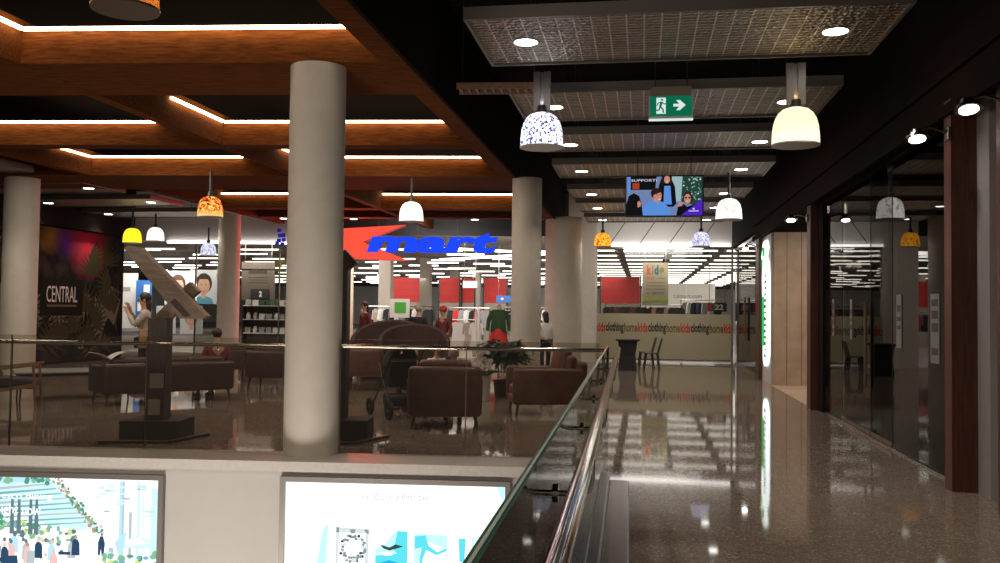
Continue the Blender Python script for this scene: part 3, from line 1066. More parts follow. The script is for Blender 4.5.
cy = [W, emit('backlit cyan', (.12, .78, .90), 1.05), emit('backlit deep cyan', (.02, .52, .80), 1), emit('backlit pale cyan', (.55, .95, .98), 1.15), emit('backlit wreath grey', (.30, .38, .42), .9),
      emit('backlit dark swimmer', (.05, .10, .10), .8), emit('backlit soft grey', (.72, .78, .80), 1.05), emit('backlit pale green', (.45, .72, .35), 1)]
def q2(px, py):
    return ((px - 286) / 220.5, 1 - (py - 481 - (px - 286) * .018) / 140)
def P2(mi, *pts):
    return (mi, [q2(*p) for p in pts])
S = [(0, [(0, 0), (1, 0), (1, 1), (0, 1)])]
S += [P2(3, (320, 600), (319, 560), (324, 528), (330, 522), (328, 560), (327, 600)), P2(3, (497, 483), (506, 483), (506, 500), (500, 492))]
S += [P2(6, (338, 525), (371, 527), (370, 605), (337, 604)), P2(0, (341, 530), (368, 531), (367, 566), (340, 566))]
random.seed(5)
for q in range(46):
    a = q / 46 * 2 * PI
    r_ = 11 + random.uniform(-2.2, 2.2)
    S.append((random.choice([4, 4, 6, 5]), disc(*q2(355 + r_ * math.cos(a) * 1.0, 545 + r_ * math.sin(a)), .008, .011, 6)))
for q in range(36):
    S.append((random.choice([4, 6, 5, 0]), disc(*q2(random.uniform(340, 368), random.uniform(556, 600)), .014, .018, 6)))
S += [P2(4, (338, 525), (341, 525), (341, 530), (338, 530)), P2(4, (352, 527), (358, 527), (356, 531), (353, 531)), P2(4, (366, 527), (371, 527), (371, 532), (368, 530))]
S += [P2(3, (378, 527), (410, 529), (409, 605), (377, 604)), P2(0, (378, 527), (398, 528), (388, 540), (378, 546)), P2(1, (400, 528), (410, 529), (410, 560), (396, 546)), P2(1, (378, 552), (409, 549), (409, 606), (377, 606)),
      P2(2, (378, 560), (392, 556), (409, 561), (409, 606), (377, 606)), P2(5, (382, 541), (392, 544), (398, 541), (406, 543), (399, 545), (392, 547), (386, 545)), P2(0, (381, 549), (390, 548), (396, 551), (388, 552))]
S += [P2(3, (417, 531), (450, 532), (449, 606), (416, 606)), P2(0, (424, 536), (449, 545), (449, 570), (420, 572)), P2(1, (417, 533), (428, 532), (431, 542), (440, 548), (449, 544), (449, 547), (439, 551), (429, 546), (425, 556), (427, 570), (424, 572), (422, 556), (424, 544), (417, 545)),
      P2(1, (417, 566), (432, 562), (449, 566), (449, 606), (416, 606)), P2(5, (430, 563), (434, 565), (438, 563), (443, 566), (436, 568), (431, 567))]
S += [P2(1, (461, 535), (468, 535), (467, 557), (462, 557)), P2(3, (473, 533), (477, 534), (475, 548)), P2(3, (480, 533), (490, 534), (484, 552), (482, 545)), P2(7, (490, 556), (506, 552), (506, 606), (486, 606))]
t = lightbox(-3.45, -1.315, -.175, 1.40, 'white lit advertising box with four aqua sea pictures and a birthday line', S, cy)
faint = emit('faint grey lettering', (.62, .60, .59), 1.0)
for wd, x_, w_, h_ in (("It's", -.29, .09, .06), ('Our', -.13, .13, .06), ('1st', .01, .09, .06), ('Birthday!', .21, .27, .075)):
    text(wd, faint, t, (x_, -.052, 1.40 - .125), w=w_, h=h_, depth=.001)

# ------------------------------------------------------------------ the big store sign: red K and blue letters
t = thing('store_sign', 'big red letter K with blue letters mart hanging over the store entrance', 'store sign', LF(-7.0, 26.8, 0), LZ)
kp = [(-3.45, 3.05), (-3.45, 4.12), (-2.62, 4.12), (-2.62, 3.93), (-2.2, 3.93), (-.16, 4.06), (-1.42, 3.54), (-1.30, 3.47), (-.04, 2.98), (-2.05, 3.03), (-2.62, 3.10), (-2.62, 3.05)]
front = MB()
front.poly([(a, -.001, b) for a, b in kp])
front.build('red_letter_face', 'kred', t)
MB().prism([(a, .0, b) for a, b in kp], (0, .32, 0)).build('red_letter_body', 'kredside', t)
text('mart', 'kblue', t, (.66, -.02, 3.53), w=3.95, h=.62, size=.6, depth=.004, bold=.026, shear=.16, name='blue_letters')
text('mart', 'kbluetop', t, (.66, .12, 3.53), w=3.95, h=.62, size=.6, depth=.11, bold=.026, shear=.16, name='blue_letter_returns')
mb = MB()
for x in (-3.0, -1.0, .2, 1.4, 2.4):
    mb.tube([(x, .15, 3.7), (x, .15, 5.2)], .01, 5)
mb.build('suspension_cable', 'dark', t)
lamp('red_sign_glow', 'AREA', LF(-8.6, 26.3, 3.5), 130, (1, .07, .05), 1.2, rot=(PI / 2 - .45, 0, PI + LZ))
t = thing('hanging_track_sign', 'small blue block and white bead rail hanging under the store fascia beside the column', 'sign', LF(-10.75, 26.1, 3.5), LZ)
mb = MB()
for i, (x, z) in enumerate(((0, 0), (.14, .02), (.02, .15), (.0, .30), (.13, .16), (-.06, -.08), (.10, -.10))):
    mb.box((x, 0, z), (.11, .05, .11))
mb.build('blue_blocks', 'kbluetop', t)
mb = MB()
for i in range(9):
    mb.ball((.25 + i * .11, 0, -.05 - i * .012), .035, 8)
mb.tube([(.2, 0, -.0), (1.3, 0, -.12)], .012, 6)
mb.build('bead_rail', 'plastic', t)
MB().tube([(.7, 0, -.06), (.7, 0, 1.6)], .008, 5).build('cable', 'dark', t)

# ------------------------------------------------------------------ jungle mural
t = thing('jungle_mural', 'printed jungle mural reading CENTRAL under a red and violet sky', 'mural', RF(-14.985, 17.0, 0), PI / 2 - TH)
MB().box((3.6, .0, 1.78), (7.2, .02, 3.46)).build('printed_panel', mural_mat('jungle print'), t)
random.seed(21)
for mi, nm in enumerate(('print1', 'print2', 'print3', 'print4')):
    mb = MB()
    for q in range(34):
        cx, cz = random.uniform(.5, 6.8), random.choice([random.uniform(.3, 1.4), random.uniform(.3, 2.3), random.uniform(.3, 2.9)])
        if 3.5 < cx < 5.4 and 1.35 < cz < 2.6:
            continue
        n_ = random.randint(6, 10)
        a0 = random.uniform(0, 2 * PI)
        L = random.uniform(.45, 1.05)
        for j in range(n_):
            a = a0 + (j - n_ / 2) * .23
            wv = L * .06
            dx, dz = math.cos(a), math.sin(a)
            pts = []
            for f, k_ in ((0, 0), (.3, 1), (.6, .8), (1, 0), (.6, -.8), (.3, -1)):
                pts.append((cx + dx * L * f - dz * wv * k_, -.0112 - .0004 * mi - .00002 * q - .000002 * j, cz + dz * L * f + dx * wv * k_))
            if all(0.03 < p[0] < 7.17 and .07 < p[2] < 3.48 for p in pts):
                mb.poly(pts)
    mb.build('printed_leaves', nm, t)
MB().box((4.42, -.0135, 1.72), (1.75, .0008, .95)).build('dark_title_band', 'print3', t)
text('CENTRAL', 'textwhite', t, (4.42, -.016, 1.80), w=1.26, h=.42, depth=.001)
text('THE SHOPPING VILLAGE', 'print2', t, (4.42, -.016, 1.50), w=1.2, h=.06, depth=.001) if False else MB().box((4.42, -.015, 1.50), (1.2, .001, .05)).build('subtitle_line', 'print2', t)

# ------------------------------------------------------------------ leaning timber sculptures
def bar(mb, p0, p1, w_, h_, mi=0):
    p0, p1 = Vector(p0), Vector(p1)
    d = (p1 - p0)
    L = d.length
    d.normalize()
    rot = d.to_track_quat('X', 'Z').to_matrix()
    return mb.box((p0 + p1) / 2, (L, w_, h_), rot, mi)

t = thing('timber_sculpture', 'timber sculpture of two crossed beams on a dark post before the dark sofa', 'sculpture', (-3.92, 10.42, 0), 0)
MB().box((0, 0, .79), (.21, .21, 1.16)).build('post', 'timberdark', t)
mb = MB()
mb.prism([(-.385, -.145, 2.16), (-.345, -.145, 2.20), (-.21, -.145, 2.18), (.57, -.145, 1.40), (.54, -.145, 1.37), (.27, -.145, 1.37)], (0, .17, 0))
mb.build('leaning_beam', 'timber', t)
MB().prism([(.16, -.15, 1.555), (.215, -.15, 1.60), (.40, -.15, 1.40), (.32, -.15, 1.39)], (0, .01, 0)).build('slot', 'timberdark', t)
mb = MB()
bar(mb, (-.06, .10, 1.32), (.36, .10, 1.74), .12, .15)
mb.build('crossing_beam', 'timber', t)
MB().box((.02, -.125, .66), (.16, .012, .17)).box((.0, -.125, .36), (.14, .012, .18)).build('metal_plate', 'steel', t)
mb = MB()
mb.box((-.02, .05, .105), (.66, .56, .21))
mb.build('plinth', 'fabric', t)
mb = MB()
bar(mb, (-.45, -.50, .016), (.30, -.46, .016), .06, .03)
bar(mb, (.30, -.46, .016), (.52, .18, .016), .06, .03)
mb.build('floor_bar', 'timberdark', t)

t = thing('timber_sculpture', 'tall dark timber post with a leaning top beam, half hidden by the thick column', 'sculpture', (-1.80, 10.55, 0), 0)
MB().box((-.10, 0, 1.14), (.26, .24, 1.86)).build('post', 'timberdark', t)
mb = MB()
bar(mb, (-.46, -.05, 1.62), (.06, -.05, 2.12), .16, .2)
mb.build('leaning_beam', 'timberdark', t)
MB().box((.0, .02, .115), (.62, .5, .23)).build('plinth', 'fabric', t)
mb = MB()
bar(mb, (-.30, -.55, .016), (.22, -.50, .016), .06, .03)
bar(mb, (.22, -.50, .016), (.50, .10, .016), .06, .03)
mb.build('floor_bar', 'timberdark', t)

# ------------------------------------------------------------------ seating
def legs(t, w, d, h, r0=.022, r1=.014, mat='timberdark', splay=.03):
    for sx in (-1, 1):
        for sy in (-1, 1):
            MB().tube([(sx * w, sy * d, h + .02), (sx * (w + splay), sy * (d + splay), 0)], [r0, r1], 10).build('leg', mat, t, True)

def armchair(loc, rz, w, d, h, mat, label, group=None, arm=.62, seat=.42, legh=.16, cat='armchair', n_cush=1, flare=.0, at=.13):
    """front faces -Y"""
    t = thing(cat.replace(' ', '_'), label, cat, loc, rz, group)
    MB().rbox((0, 0, legh + (seat - .14 - legh) / 2), (w - .04, d - .06, seat - .14 - legh), .03).build('seat_base', mat, t, True)
    for i in range(n_cush):
        cw = (w - 2 * at - .02) / n_cush
        MB().rbox((-(w / 2 - at - .01) + cw * (i + .5), -.06, seat - .07), (cw - .008, d - .2, .15), .05, 4).build('seat_cushion', mat, t, True)
    MB().rbox((0, d / 2 - .09, (h - .06 + legh) / 2), (w - .02, .16, h - .06 - legh), .05, 4, Matrix.Rotation(-.07, 3, 'X')).build('backrest', mat, t, True)
    for i in range(n_cush):
        cw = (w - 2 * at) / n_cush
        MB().rbox((-(w / 2 - at) + cw * (i + .5), d / 2 - .22, (seat + h) / 2 + .02), (cw - .01, .15, h - seat), .06, 4, Matrix.Rotation(-.14, 3, 'X')).build('back_cushion', mat, t, True)
    for s in (-1, 1):
        MB().rbox((s * (w / 2 - at / 2), -.01, (arm + legh) / 2), (at, d - .05, arm - legh), .045, 4, Matrix.Rotation(s * flare, 3, 'Y')).build('armrest', mat, t, True)
    legs(t, w / 2 - .09, d / 2 - .1, legh)
    return t

armchair((-.70, 11.78, 0), PI + .06, .95, .86, .85, 'leather', 'brown leather armchair seen from behind, grey haired person sitting in it', arm=.66, flare=.03)
armchair((.69, 13.4, 0), -PI / 2 + .12, .86, 1.10, .84, 'leather', 'brown leather armchair turned side on, beside the corridor handrail', arm=.68, at=.14)
tc = thing('cushion', 'plump brown cushion standing on the side-on leather armchair', 'cushion', (.87, 13.5, .46), -PI / 2 + .3)
MB().rbox((0, .05, .26), (.50, .16, .50), .075, 5, Matrix.Rotation(-.2, 3, 'X')).build('cover', 'leather', tc, True)
armchair((-4.16, 16.6, 0), PI - .1, .82, .76, .80, 'leatherdark', 'dark leather armchair on thin legs close behind the thick white column', arm=.62, legh=.24)
armchair((-3.45, 17.6, 0), PI - .5, .82, .76, .80, 'leather', 'brown armchair whose pale arm shows beside the dark leather armchair', arm=.64, legh=.24)
armchair((-2.52, 16.9, 0), PI + .1, .66, .66, .84, 'leather', 'small brown leather chair on dark legs beyond the tall timber post', arm=.66, legh=.26)
armchair((-5.55, 18.4, 0), PI + .3, .8, .74, .74, 'leatherdark', 'dark low stool-like chair beyond the end of the long sofa', arm=.5, legh=.26)

# long dark sofa seen from behind
p = Vector((-5.35, 13.95, 0))
t = armchair((-5.33, 14.35, 0), PI + .70, 2.05, .82, .70, 'leatherdark', 'long dark brown sofa seen from behind, its back towards the glass', arm=.6, cat='sofa', n_cush=3, legh=.18)

# round-backed tub booths
def booth(loc, rz, r, h, label):
    t = thing('tub_booth', label, 'booth seat', loc, rz, 'round-backed booth seats')
    n_ = 28
    mb = MB()
    vs, fs = [], []
    for i in range(n_ + 1):
        a = PI * (-.12 + 1.24 * i / n_)
        top = h * (.55 + .45 * max(0, math.sin(PI * i / n_)) ** .7)
        for (rr, z) in ((r, .12), (r * 1.02, top * .6), (r * .99, top - .04), (r * .93, top), (r * .87, top - .04), (r * .84, .12)):
            vs.append((rr * math.cos(a), rr * math.sin(a), z))
    for i in range(n_):
        for j in range(5):
            fs.append((i * 6 + j, i * 6 + j + 1, (i + 1) * 6 + j + 1, (i + 1) * 6 + j))
    fs += [tuple(range(6)), tuple(range(n_ * 6, n_ * 6 + 6))]
    mb.add(vs, fs)
    mb.build('curved_back', 'fabricbrown', t, True)
    mb = MB()
    mb.lathe([(r * .8, .12), (r * .84, .2), (r * .84, .40), (r * .78, .45), (1e-5, .46)], 28)
    mb.build('round_seat', 'leatherdark', t, True)
    MB().lathe([(r * .7, 0), (r * .7, .13)], 24).build('plinth', 'dark', t)
    return t
booth((-2.45, 19.6, 0), -.15 + PI, .80, 1.28, 'round-backed brown booth seat, the further one, below the green square sign')
booth((-1.72, 18.2, 0), .1 + PI, .74, 1.22, 'round-backed brown booth seat in front of the other, below the person in a cap')
for o in bpy.data.objects:
    if o.name.startswith('tub_booth'):
        o.rotation_euler.z -= PI

# open-frame wooden armchair and the low table beside it
t = thing('wooden_armchair', 'open wooden armchair with dark cushions beside the low grey table', 'armchair', (-7.2, 13.4, 0), PI / 2 + .35)
mb = MB()
for s in (-1, 1):
    A = MB()
    A.tube([(s * .33, -.34, 0), (s * .33, -.30, .62)], [.016, .022], 10)
    A.tube([(s * .33, .36, 0), (s * .33, .26, .5), (s * .33, .33, .62)], [.016, .022, .02], 10)
    bar(A, (s * .33, -.36, .63), (s * .33, .38, .55), .06, .035)
    bar(A, (s * .33, -.31, .33), (s * .33, .30, .24), .03, .05)
    A.build('side_frame', 'oak', t)
MB().rbox((0, -.02, .36), (.60, .60, .14), .05, 4, Matrix.Rotation(.08, 3, 'X')).build('seat_cushion', 'fabric', t, True)
MB().rbox((0, .30, .64), (.58, .14, .56), .05, 4, Matrix.Rotation(-.28, 3, 'X')).build('back_cushion', 'fabric', t, True)
mb = MB()
bar(mb, (-.33, .28, .26), (.33, .28, .26), .03, .05)
bar(mb, (-.33, -.29, .30), (.33, -.29, .30), .03, .05)
mb.build('cross_rail', 'oak', t)

t = thing('coffee_table', 'long low grey coffee table on thin dark legs between the wooden armchair and the sofa', 'coffee table', (-6.95, 14.75, 0), .55)
MB().rbox((0, 0, .445), (1.75, .85, .035), .012, 2).build('table_top', 'tabletop', t)
MB().box((0, 0, .405), (1.65, .75, .045)).build('apron', 'dark', t)
legs(t, .76, .32, .39, .02, .013)

# pram
t = thing('pram', 'dark folded-hood pram standing beside the brown leather armchair', 'pram', (-1.42, 12.75, 0), .5)
for s in (-1, 1):
    MB().tube([(s * .22, -.42, .98), (s * .23, -.28, .86), (s * .24, .38, .12)], .013, 8).tube([(s * .24, -.34, .12), (s * .235, .02, .55), (s * .22, .18, .75)], .013, 8).build('frame_tube', 'dark', t, True)
MB().tube([(-.22, -.42, .98), (0, -.45, 1.0), (.22, -.42, .98)], .018, 10).build('handle', 'rubber', t, True)
mb = MB()
mb.prism([(-.19, -.22, .78), (-.19, -.10, .42), (-.19, .24, .40), (-.19, .30, .50), (-.19, .0, .52), (-.19, -.14, .82)], (.38, 0, 0))
mb.build('seat', 'clothblack', t)
hood = MB()
vs, fs = [], []
for i in range(7):
    a = PI * (.1 + .5 * i / 6)
    for j in range(9):
        b_ = PI * j / 8
        vs.append((-.21 * math.cos(b_), -.10 + .30 * math.cos(a) * (.6 + .4 * math.sin(b_)), .72 + .30 * math.sin(a) * math.sin(b_) ** .5 if math.sin(b_) > 0 else .72))
for i in range(6):
    for j in range(8):
        fs.append((i * 9 + j, i * 9 + j + 1, (i + 1) * 9 + j + 1, (i + 1) * 9 + j))
hood.add(vs, fs)
hood.build('hood', 'clothblack', t, True)
MB().rbox((0, -.05, .24), (.36, .4, .16), .04).build('basket', 'fabric', t, True)
for sx in (-1, 1):
    for y_ in (-.34, .38):
        wv = MB()
        prof = [(.085, -.018), (.12, -.02), (.125, 0), (.12, .02), (.085, .018)]
        tmp = MB().lathe(prof + [prof[0]], 22)
        wv.add([(sx * .27 + z, y_ + x, .125 + y2) for x, y2, z in tmp.v], tmp.f)
        wh = wv.build('wheel', 'rubber', t, True)
        hub = MB()
        for q in range(6):
            a = q * PI / 3
            hub.tube([(sx * .27, y_, .125), (sx * .27, y_ + .09 * math.cos(a), .125 + .09 * math.sin(a))], .007, 5)
        hub.tube([(sx * .245, y_, .125), (sx * .29, y_, .125)], .02, 8)
        hub.build('spokes', 'panelrim', wh)

# planting
def leaf_blade(mb, base, direction, L, w_, droop=.3, mi=0, seg=5):
    d = Vector(direction).normalized()
    side = d.cross(Vector((0, 0, 1)))
    if side.length < .1:
        side = Vector((1, 0, 0))
    side.normalize()
    vs, fs = [], []
    for i in range(seg + 1):
        f = i / seg
        c = Vector(base) + d * L * f - Vector((0, 0, droop * L * f * f))
        ww = w_ * math.sin(PI * min(.999, .08 + .92 * f)) * .5
        up = Vector((0, 0, ww * .35))
        vs += [c - side * ww + up, c, c + side * ww + up]
    for i in range(seg):
        a = i * 3
        fs += [(a, a + 1, a + 4, a + 3), (a + 1, a + 2, a + 5, a + 4)]
    mb.add(vs, fs, mi)

t = thing('potted_shrub', 'bushy dark green potted shrub standing in front of the round column', 'potted plant', (.07, 15.75, 0), 0)
mb = MB()
random.seed(31)
for q in range(620):
    a, b_ = random.uniform(0, 2 * PI), random.uniform(-.5, 1.4)
    r_ = random.uniform(.1, .36)
    c = (r_ * math.cos(a) * math.cos(b_ * .7), r_ * math.sin(a) * math.cos(b_ * .7), .70 + r_ * math.sin(b_) * .8)
    leaf_blade(mb, c, (math.cos(a + random.uniform(-.6, .6)), math.sin(a + random.uniform(-.6, .6)), random.uniform(-.3, .8)), random.uniform(.13, .24), .095, .5, 0, 3)
for (dx, dz) in ((.55, .55), (.35, .12), (-.5, .25)):
    leaf_blade(mb, (.15 if dx > 0 else -.15, -.1, .62), (dx, -.1, dz), .48, .13, .25, 0, 6)
mb.build('foliage', 'leaf', t, True)
mb = MB()
for q in range(4):
    mb.tube([(.03 * q - .05, 0, .25), (.05 * q - .08, .02, .5), (.07 * q - .1, 0, .75)], .012, 6)
mb.build('stem', 'oak', t)
MB().lathe([(.13, 0), (.17, .28), (.18, .30), (.165, .30), (.15, .26), (1e-5, .25)], 24).build('pot', 'dark', t, True)
t = thing('flower_pot', 'white pot with white flowers beside the brown leather armchair', 'potted plant', (-.26, 15.2, 0), 0)
MB().lathe([(.10, 0), (.11, .05), (.13, .40), (.14, .42), (.125, .42), (.12, .38), (1e-5, .37)], 24).build('pot', 'pot', t, True)
mb, ml = MB(), MB()
for q in range(46):
    a, r_, z = random.uniform(0, 2 * PI), random.uniform(.02, .2), random.uniform(.5, .88)
    c = (r_ * math.cos(a) - .03, r_ * math.sin(a), z)
    for j in range(5):
        aa = j * 2 * PI / 5
        mb.ball((c[0] + .022 * math.cos(aa), c[1] + .01, c[2] + .022 * math.sin(aa)), (.018, .008, .018), 6)
    leaf_blade(ml, (r_ * .5 * math.cos(a), r_ * .5 * math.sin(a), .4), (math.cos(a), math.sin(a), .9), .28, .05, .3, 0, 3)
mb.build('blossom', 'clothwhite', t, True)
ml.build('leaves', 'leaf2', t, True)

# ------------------------------------------------------------------ kids store front
t = thing('shop_window', 'wide kids store shop window with a printed frosted band below', 'shop window', RF(.62, STORE - .1, 0), RZ)
for i in range(3):
    x0, x1 = -2.02 + 1.35 * i, -2.02 + 1.35 * (i + 1)
    MB().box(((x0 + x1) / 2, 0, 1.76), (x1 - x0 - .008, .012, 3.46)).build('glass_pane', 'shopglass', t)
MB().box((0, -.012, .80), (4.04, .004, 1.36)).build('frosted_band', 'frost', t)
words = [('kids', 'textred', .31), ('clothing', 'textdark', .55), ('home', 'textolive', .42)]
x = -2.05
random.seed(2)
for r_ in range(4):
    for w_, m_, L in words:
        if x + L > 2.08:
            if x + .26 > 2.08:
                break
            w_, L = w_[:4], 2.05 - x
        o = text(w_, m_, t, (x + L / 2, -.018, 1.06 if w_ != 'clothing' else 1.03), w=L - .012, h={'kids': .29, 'clothing': .36, 'home': .29}.get(w_, .29), depth=.001, bold=.007)
        x += L
    else:
        continue
    break
text('t.kmart.com', 'textdark', t, (.72, -.010, 2.03), w=.85, h=.13, depth=.001)
mb = MB()
mb.box((0, -.01, .09), (4.04, .04, .05))
mb.box((0, -.01, 3.5), (4.04, .05, .06))
mb.build('sill_rail', 'steel', t)
for x in (-2.04, 2.04):
    MB().box((x, 0, 1.76), (.06, .08, 3.52)).build('mullion', 'panelrim' if x > 0 else 'column', t)

# glazed doors between the kids store window and the shopfront corner, along the corridor side
t = thing('glazed_shop_entrance', 'glazed shop door with a tall bar handle beside the kids store window', 'door', RF(2.75, 24.9, 0), RZ + PI / 2)
for y0, y1 in ((-2.4, -.85), (-.83, .6), (.62, 2.9)):
    MB().box(((y0 + y1) / 2, 0, 1.7), (y1 - y0, .012, 3.36)).build('glass_pane', 'shopglass', t)
for x in (-.25, -.05):
    MB().tube([(x, .06, .80), (x, .06, 1.95)], .02, 10).tube([(x, .0, 1.0), (x, .06, 1.0)], .012, 6).tube([(x, 0, 1.8), (x, .06, 1.8)], .012, 6).build('bar_handle', 'bronze', t, True)
MB().box((.25, -.016, .80), (5.2, .004, 1.36)).build('frosted_band', 'frost', t)
mb = MB()
mb.box((.25, 0, .03), (5.2, .05, .05))
mb.box((.25, 0, 3.42), (5.2, .06, .08))
mb.build('door_track', 'steel', t)

def hanging_board(name, label, cat, loc, rz, w, h, mat, z):
    t = thing(name, label, cat, loc, rz)
    MB().box((0, 0, z + h / 2), (w, .04, h)).build('board', mat, t)
    mb = MB()
    mb2 = MB()
    for s, m_ in ((-1, mb), (1, mb2)):
        m_.tube([(s * w * .4, 0, z + h), (s * w * .4, 0, 3.95)], .008, 5)
        m_.build('hanging_wire', 'steel', t)
    return t

t = hanging_board('hanging_board', 'tall taupe kids department board hanging behind the shop window', 'sign', RF(.39, 28.9, 0), RZ, .80, 1.36, 'signtaupe', 1.74)
for ch, m_, x in (('k', 'textred', -.20), ('i', 'textolive', -.09), ('d', 'textteal', .03), ('s', 'textolive', .20)):
    text(ch, m_, t, (x, -.024, 2.87 if ch != 's' else 2.83), h=.30 if ch != 's' else .24, w=.045 if ch == 'i' else .14, depth=.002, bold=.012)
text('toys', 'textred', t, (-.16, -.024, 2.60), w=.26, h=.12, depth=.002)
text('sports', 'textdark', t, (.08, -.024, 2.12), w=.36, h=.12, depth=.002)
mb = MB()
for i, (x0, x1, z) in enumerate(((.06, .30, 2.60), (-.28, .30, 2.46), (-.28, .26, 2.36), (-.30, .30, 2.26), (-.28, -.14, 2.13))):
    mb.box(((x0 + x1) / 2, -.022, z), (x1 - x0, .004, .025))
mb.build('small_print_line', 'textolive', t)
MB().box((0, -.022, 1.93), (.80, .004, .12)).build('green_band', pbr('lime band', (.32, .36, .05), .5), t)

t = hanging_board('hanging_board', 'small dark checkout sign with number 22 behind the shop window', 'sign', RF(2.28, 28.7, 0), RZ, .58, .28, 'signdark', 1.57)
MB().box((-.22, -.023, 1.71), (.13, .006, .26)).build('red_square', 'clothred', t)
text('22', 'textwhite', t, (.06, -.024, 1.71), w=.28, h=.17, depth=.002, bold=.01)
t = hanging_board('hanging_board', 'brown home department board with a dark number 2 plate in the glazed store front', 'sign', LF(-12.75, 29.3, 0), LZ, 1.12, 1.25, 'signbrown', 1.78)
text('home', 'textdark', t, (0, -.024, 2.72), w=.62, h=.17, depth=.002, bold=.01)
mb = MB()
for i, z in enumerate((2.52, 2.43, 2.34)):
    mb.box((0, -.022, z), (.7 - .1 * (i % 2), .004, .02))
mb.build('small_print_line', 'textdark', t)
MB().box((.08, -.03, 1.97), (.62, .02, .32)).build('number_plate', 'signdark', t)
text('2', 'textwhite', t, (.10, -.044, 1.97), w=.10, h=.18, depth=.002, bold=.008)
t = hanging_board('hanging_board', 'blank white board hanging in front of the red display walls', 'sign', RF(-5.95, 30.8, 0), RZ, .5, .24, 'white', 2.3)
t = hanging_board('hanging_board', 'blue aisle board hanging behind the green jacket mannequin', 'sign', RF(-4.95, 33, 0), RZ, .85, .26, 'blueboard', 1.82)
MB().ball((.22, -.03, 1.95), (.09, .012, .06), 10).ball((-.2, -.03, 1.95), (.06, .012, .05), 10).build('white_mark', 'textwhite', t)

# red display walls far inside the store
for (u0, u1, v, lab) in ((-12.95, -10.9, 45, 'red display wall between the first two store columns'), (-10.3, -9.3, 45.2, 'narrow red display wall beside the second store column'),
                         (-9.15, -8.55, 45.4, 'narrowest red display wall, between the second and third store columns'), (-8.05, -6.9, 45.6, 'red display wall under the blank white board'), (-1.9, -.15, 42, 'red display wall beside the taupe kids department board')):
    t = thing('display_wall', lab, 'display wall', RF((u0 + u1) / 2, v, 0), RZ)
    w = u1 - u0
    MB().box((0, 0, 2.55), (w, .1, 1.25)).build('red_panel', 'redwall', t)
    mb = MB()
    for i in range(3):
        mb.box((0, -.055, 2.2 + .35 * i), (w, .012, .012))
    mb.build('panel_rail', 'clothwine', t)
    for s in (-1, 1):
        MB().box((s * (w / 2 + .04), 0, 1.6), (.06, .12, 3.2)).build('side_post', 'dark', t)
    MB().box((0, -.02, .95), (w, .08, 1.9)).build('lower_panel', pbr('taupe panel', (.30, .25, .20), .6) if 'taupe panel' not in bpy.data.materials else bpy.data.materials['taupe panel'], t)
t = thing('display_wall', 'white backlit looking display wall deep behind the kids store window', 'display wall', RF(1.75, 46, 0), RZ)
MB().box((0, 0, 2.0), (3.6, .1, 2.0)).build('white_panel', 'white', t)
MB().box((0, 0, .5), (3.6, .12, 1.0)).build('lower_panel', 'clothgrey', t)
t = thing('display_wall', 'pink and white display wall beside the tall timber post, inside the store entrance', 'display wall', RF(-11.9, 34, 0), RZ)
MB().box((0, 0, 2.35), (.62, .1, 1.5)).build('pink_panel', 'clothpink', t)
MB().box((-.62, 0, 2.35), (.5, .1, 1.5)).build('white_panel', 'white', t)
MB().box((-.3, 0, .8), (1.3, .12, 1.6)).build('lower_panel', 'clothgrey', t)

# garments and racks
def rack(loc, rz, L, h, label):
    t = thing('clothes_rack', label, 'clothes rack', loc, rz, 'clothes racks in the store')
    MB().tube([(-L / 2, 0, h), (L / 2, 0, h)], .014, 8).build('hanging_rail', 'steel', t, True)
    for s in (-1, 1):
        MB().tube([(s * L / 2, 0, 0.03), (s * L / 2, 0, h)], .014, 8).tube([(s * L / 2, -.28, .03), (s * L / 2, .28, .03)], .016, 8).build('rack_end', 'steel', t, True)
    return t

GARM = {}
def garment(kind, mat):
    key = (kind, mat)
    if key not in GARM:
        L = {'top': .62, 'dress': .92}[kind]
        half = [(.0, -.05), (.07, -.04), (.10, -.03), (.20, -.09), (.24, -.40), (.18, -.42), (.155, -.20), (.15, -.42)]
        half += [(.16, -L)] if kind == 'top' else [(.14, -.5), (.23, -L)]
        pts = half + [(-x_, z_) for x_, z_ in half[::-1] if x_ > 0]
        n_ = len(pts)
        mb = MB()
        vs = [(x_, -.035 * (1 - abs(x_) * 2), z_) for x_, z_ in pts] + [(x_, .035 * (1 - abs(x_) * 2), z_) for x_, z_ in pts]
        fs = [list(range(n_)), list(range(n_, 2 * n_))[::-1]] + [(i, (i + 1) % n_, n_ + (i + 1) % n_, n_ + i) for i in range(n_)]
        mb.add(vs, fs)
        mb.tube([(0, 0, -.03), (0, 0, .0), (.02, 0, .03), (0, 0, .05)], .004, 5)
        o = mb.build('hanging_garment', mat, None)
        GARM[key] = o
        return o
    o = GARM[key].copy()
    COL.objects.link(o)
    return o

cname = {'clothblack': 'black', 'clothwhite': 'white', 'clothred': 'red', 'clothpink': 'pink', 'clothblue': 'navy', 'clothgrey': 'grey', 'clothbeige': 'beige', 'clothwine': 'wine red', 'clothgreen': 'dark green'}
def fill(loc, rz, L, h, mats, kind, where, n_=7, turn=1.15):
    for i in range(n_):
        f = (i + .5) / n_ - .5
        m_ = mats[i % len(mats)]
        o = garment(kind, m_)
        o.location = Vector(loc) + Vector((math.cos(rz), math.sin(rz), 0)) * L * f * .92 + Vector((0, 0, h - .052))
        o.rotation_euler = (0, 0, rz + turn + random.uniform(-.15, .15))
        g = f'{cname[m_]} {"tops" if kind == "top" else "dresses"} on the rack {where}'
        tag(o, f'{cname[m_]} {"top" if kind == "top" else "dress"} hanging on the clothes rack {where}', 'garment', g)

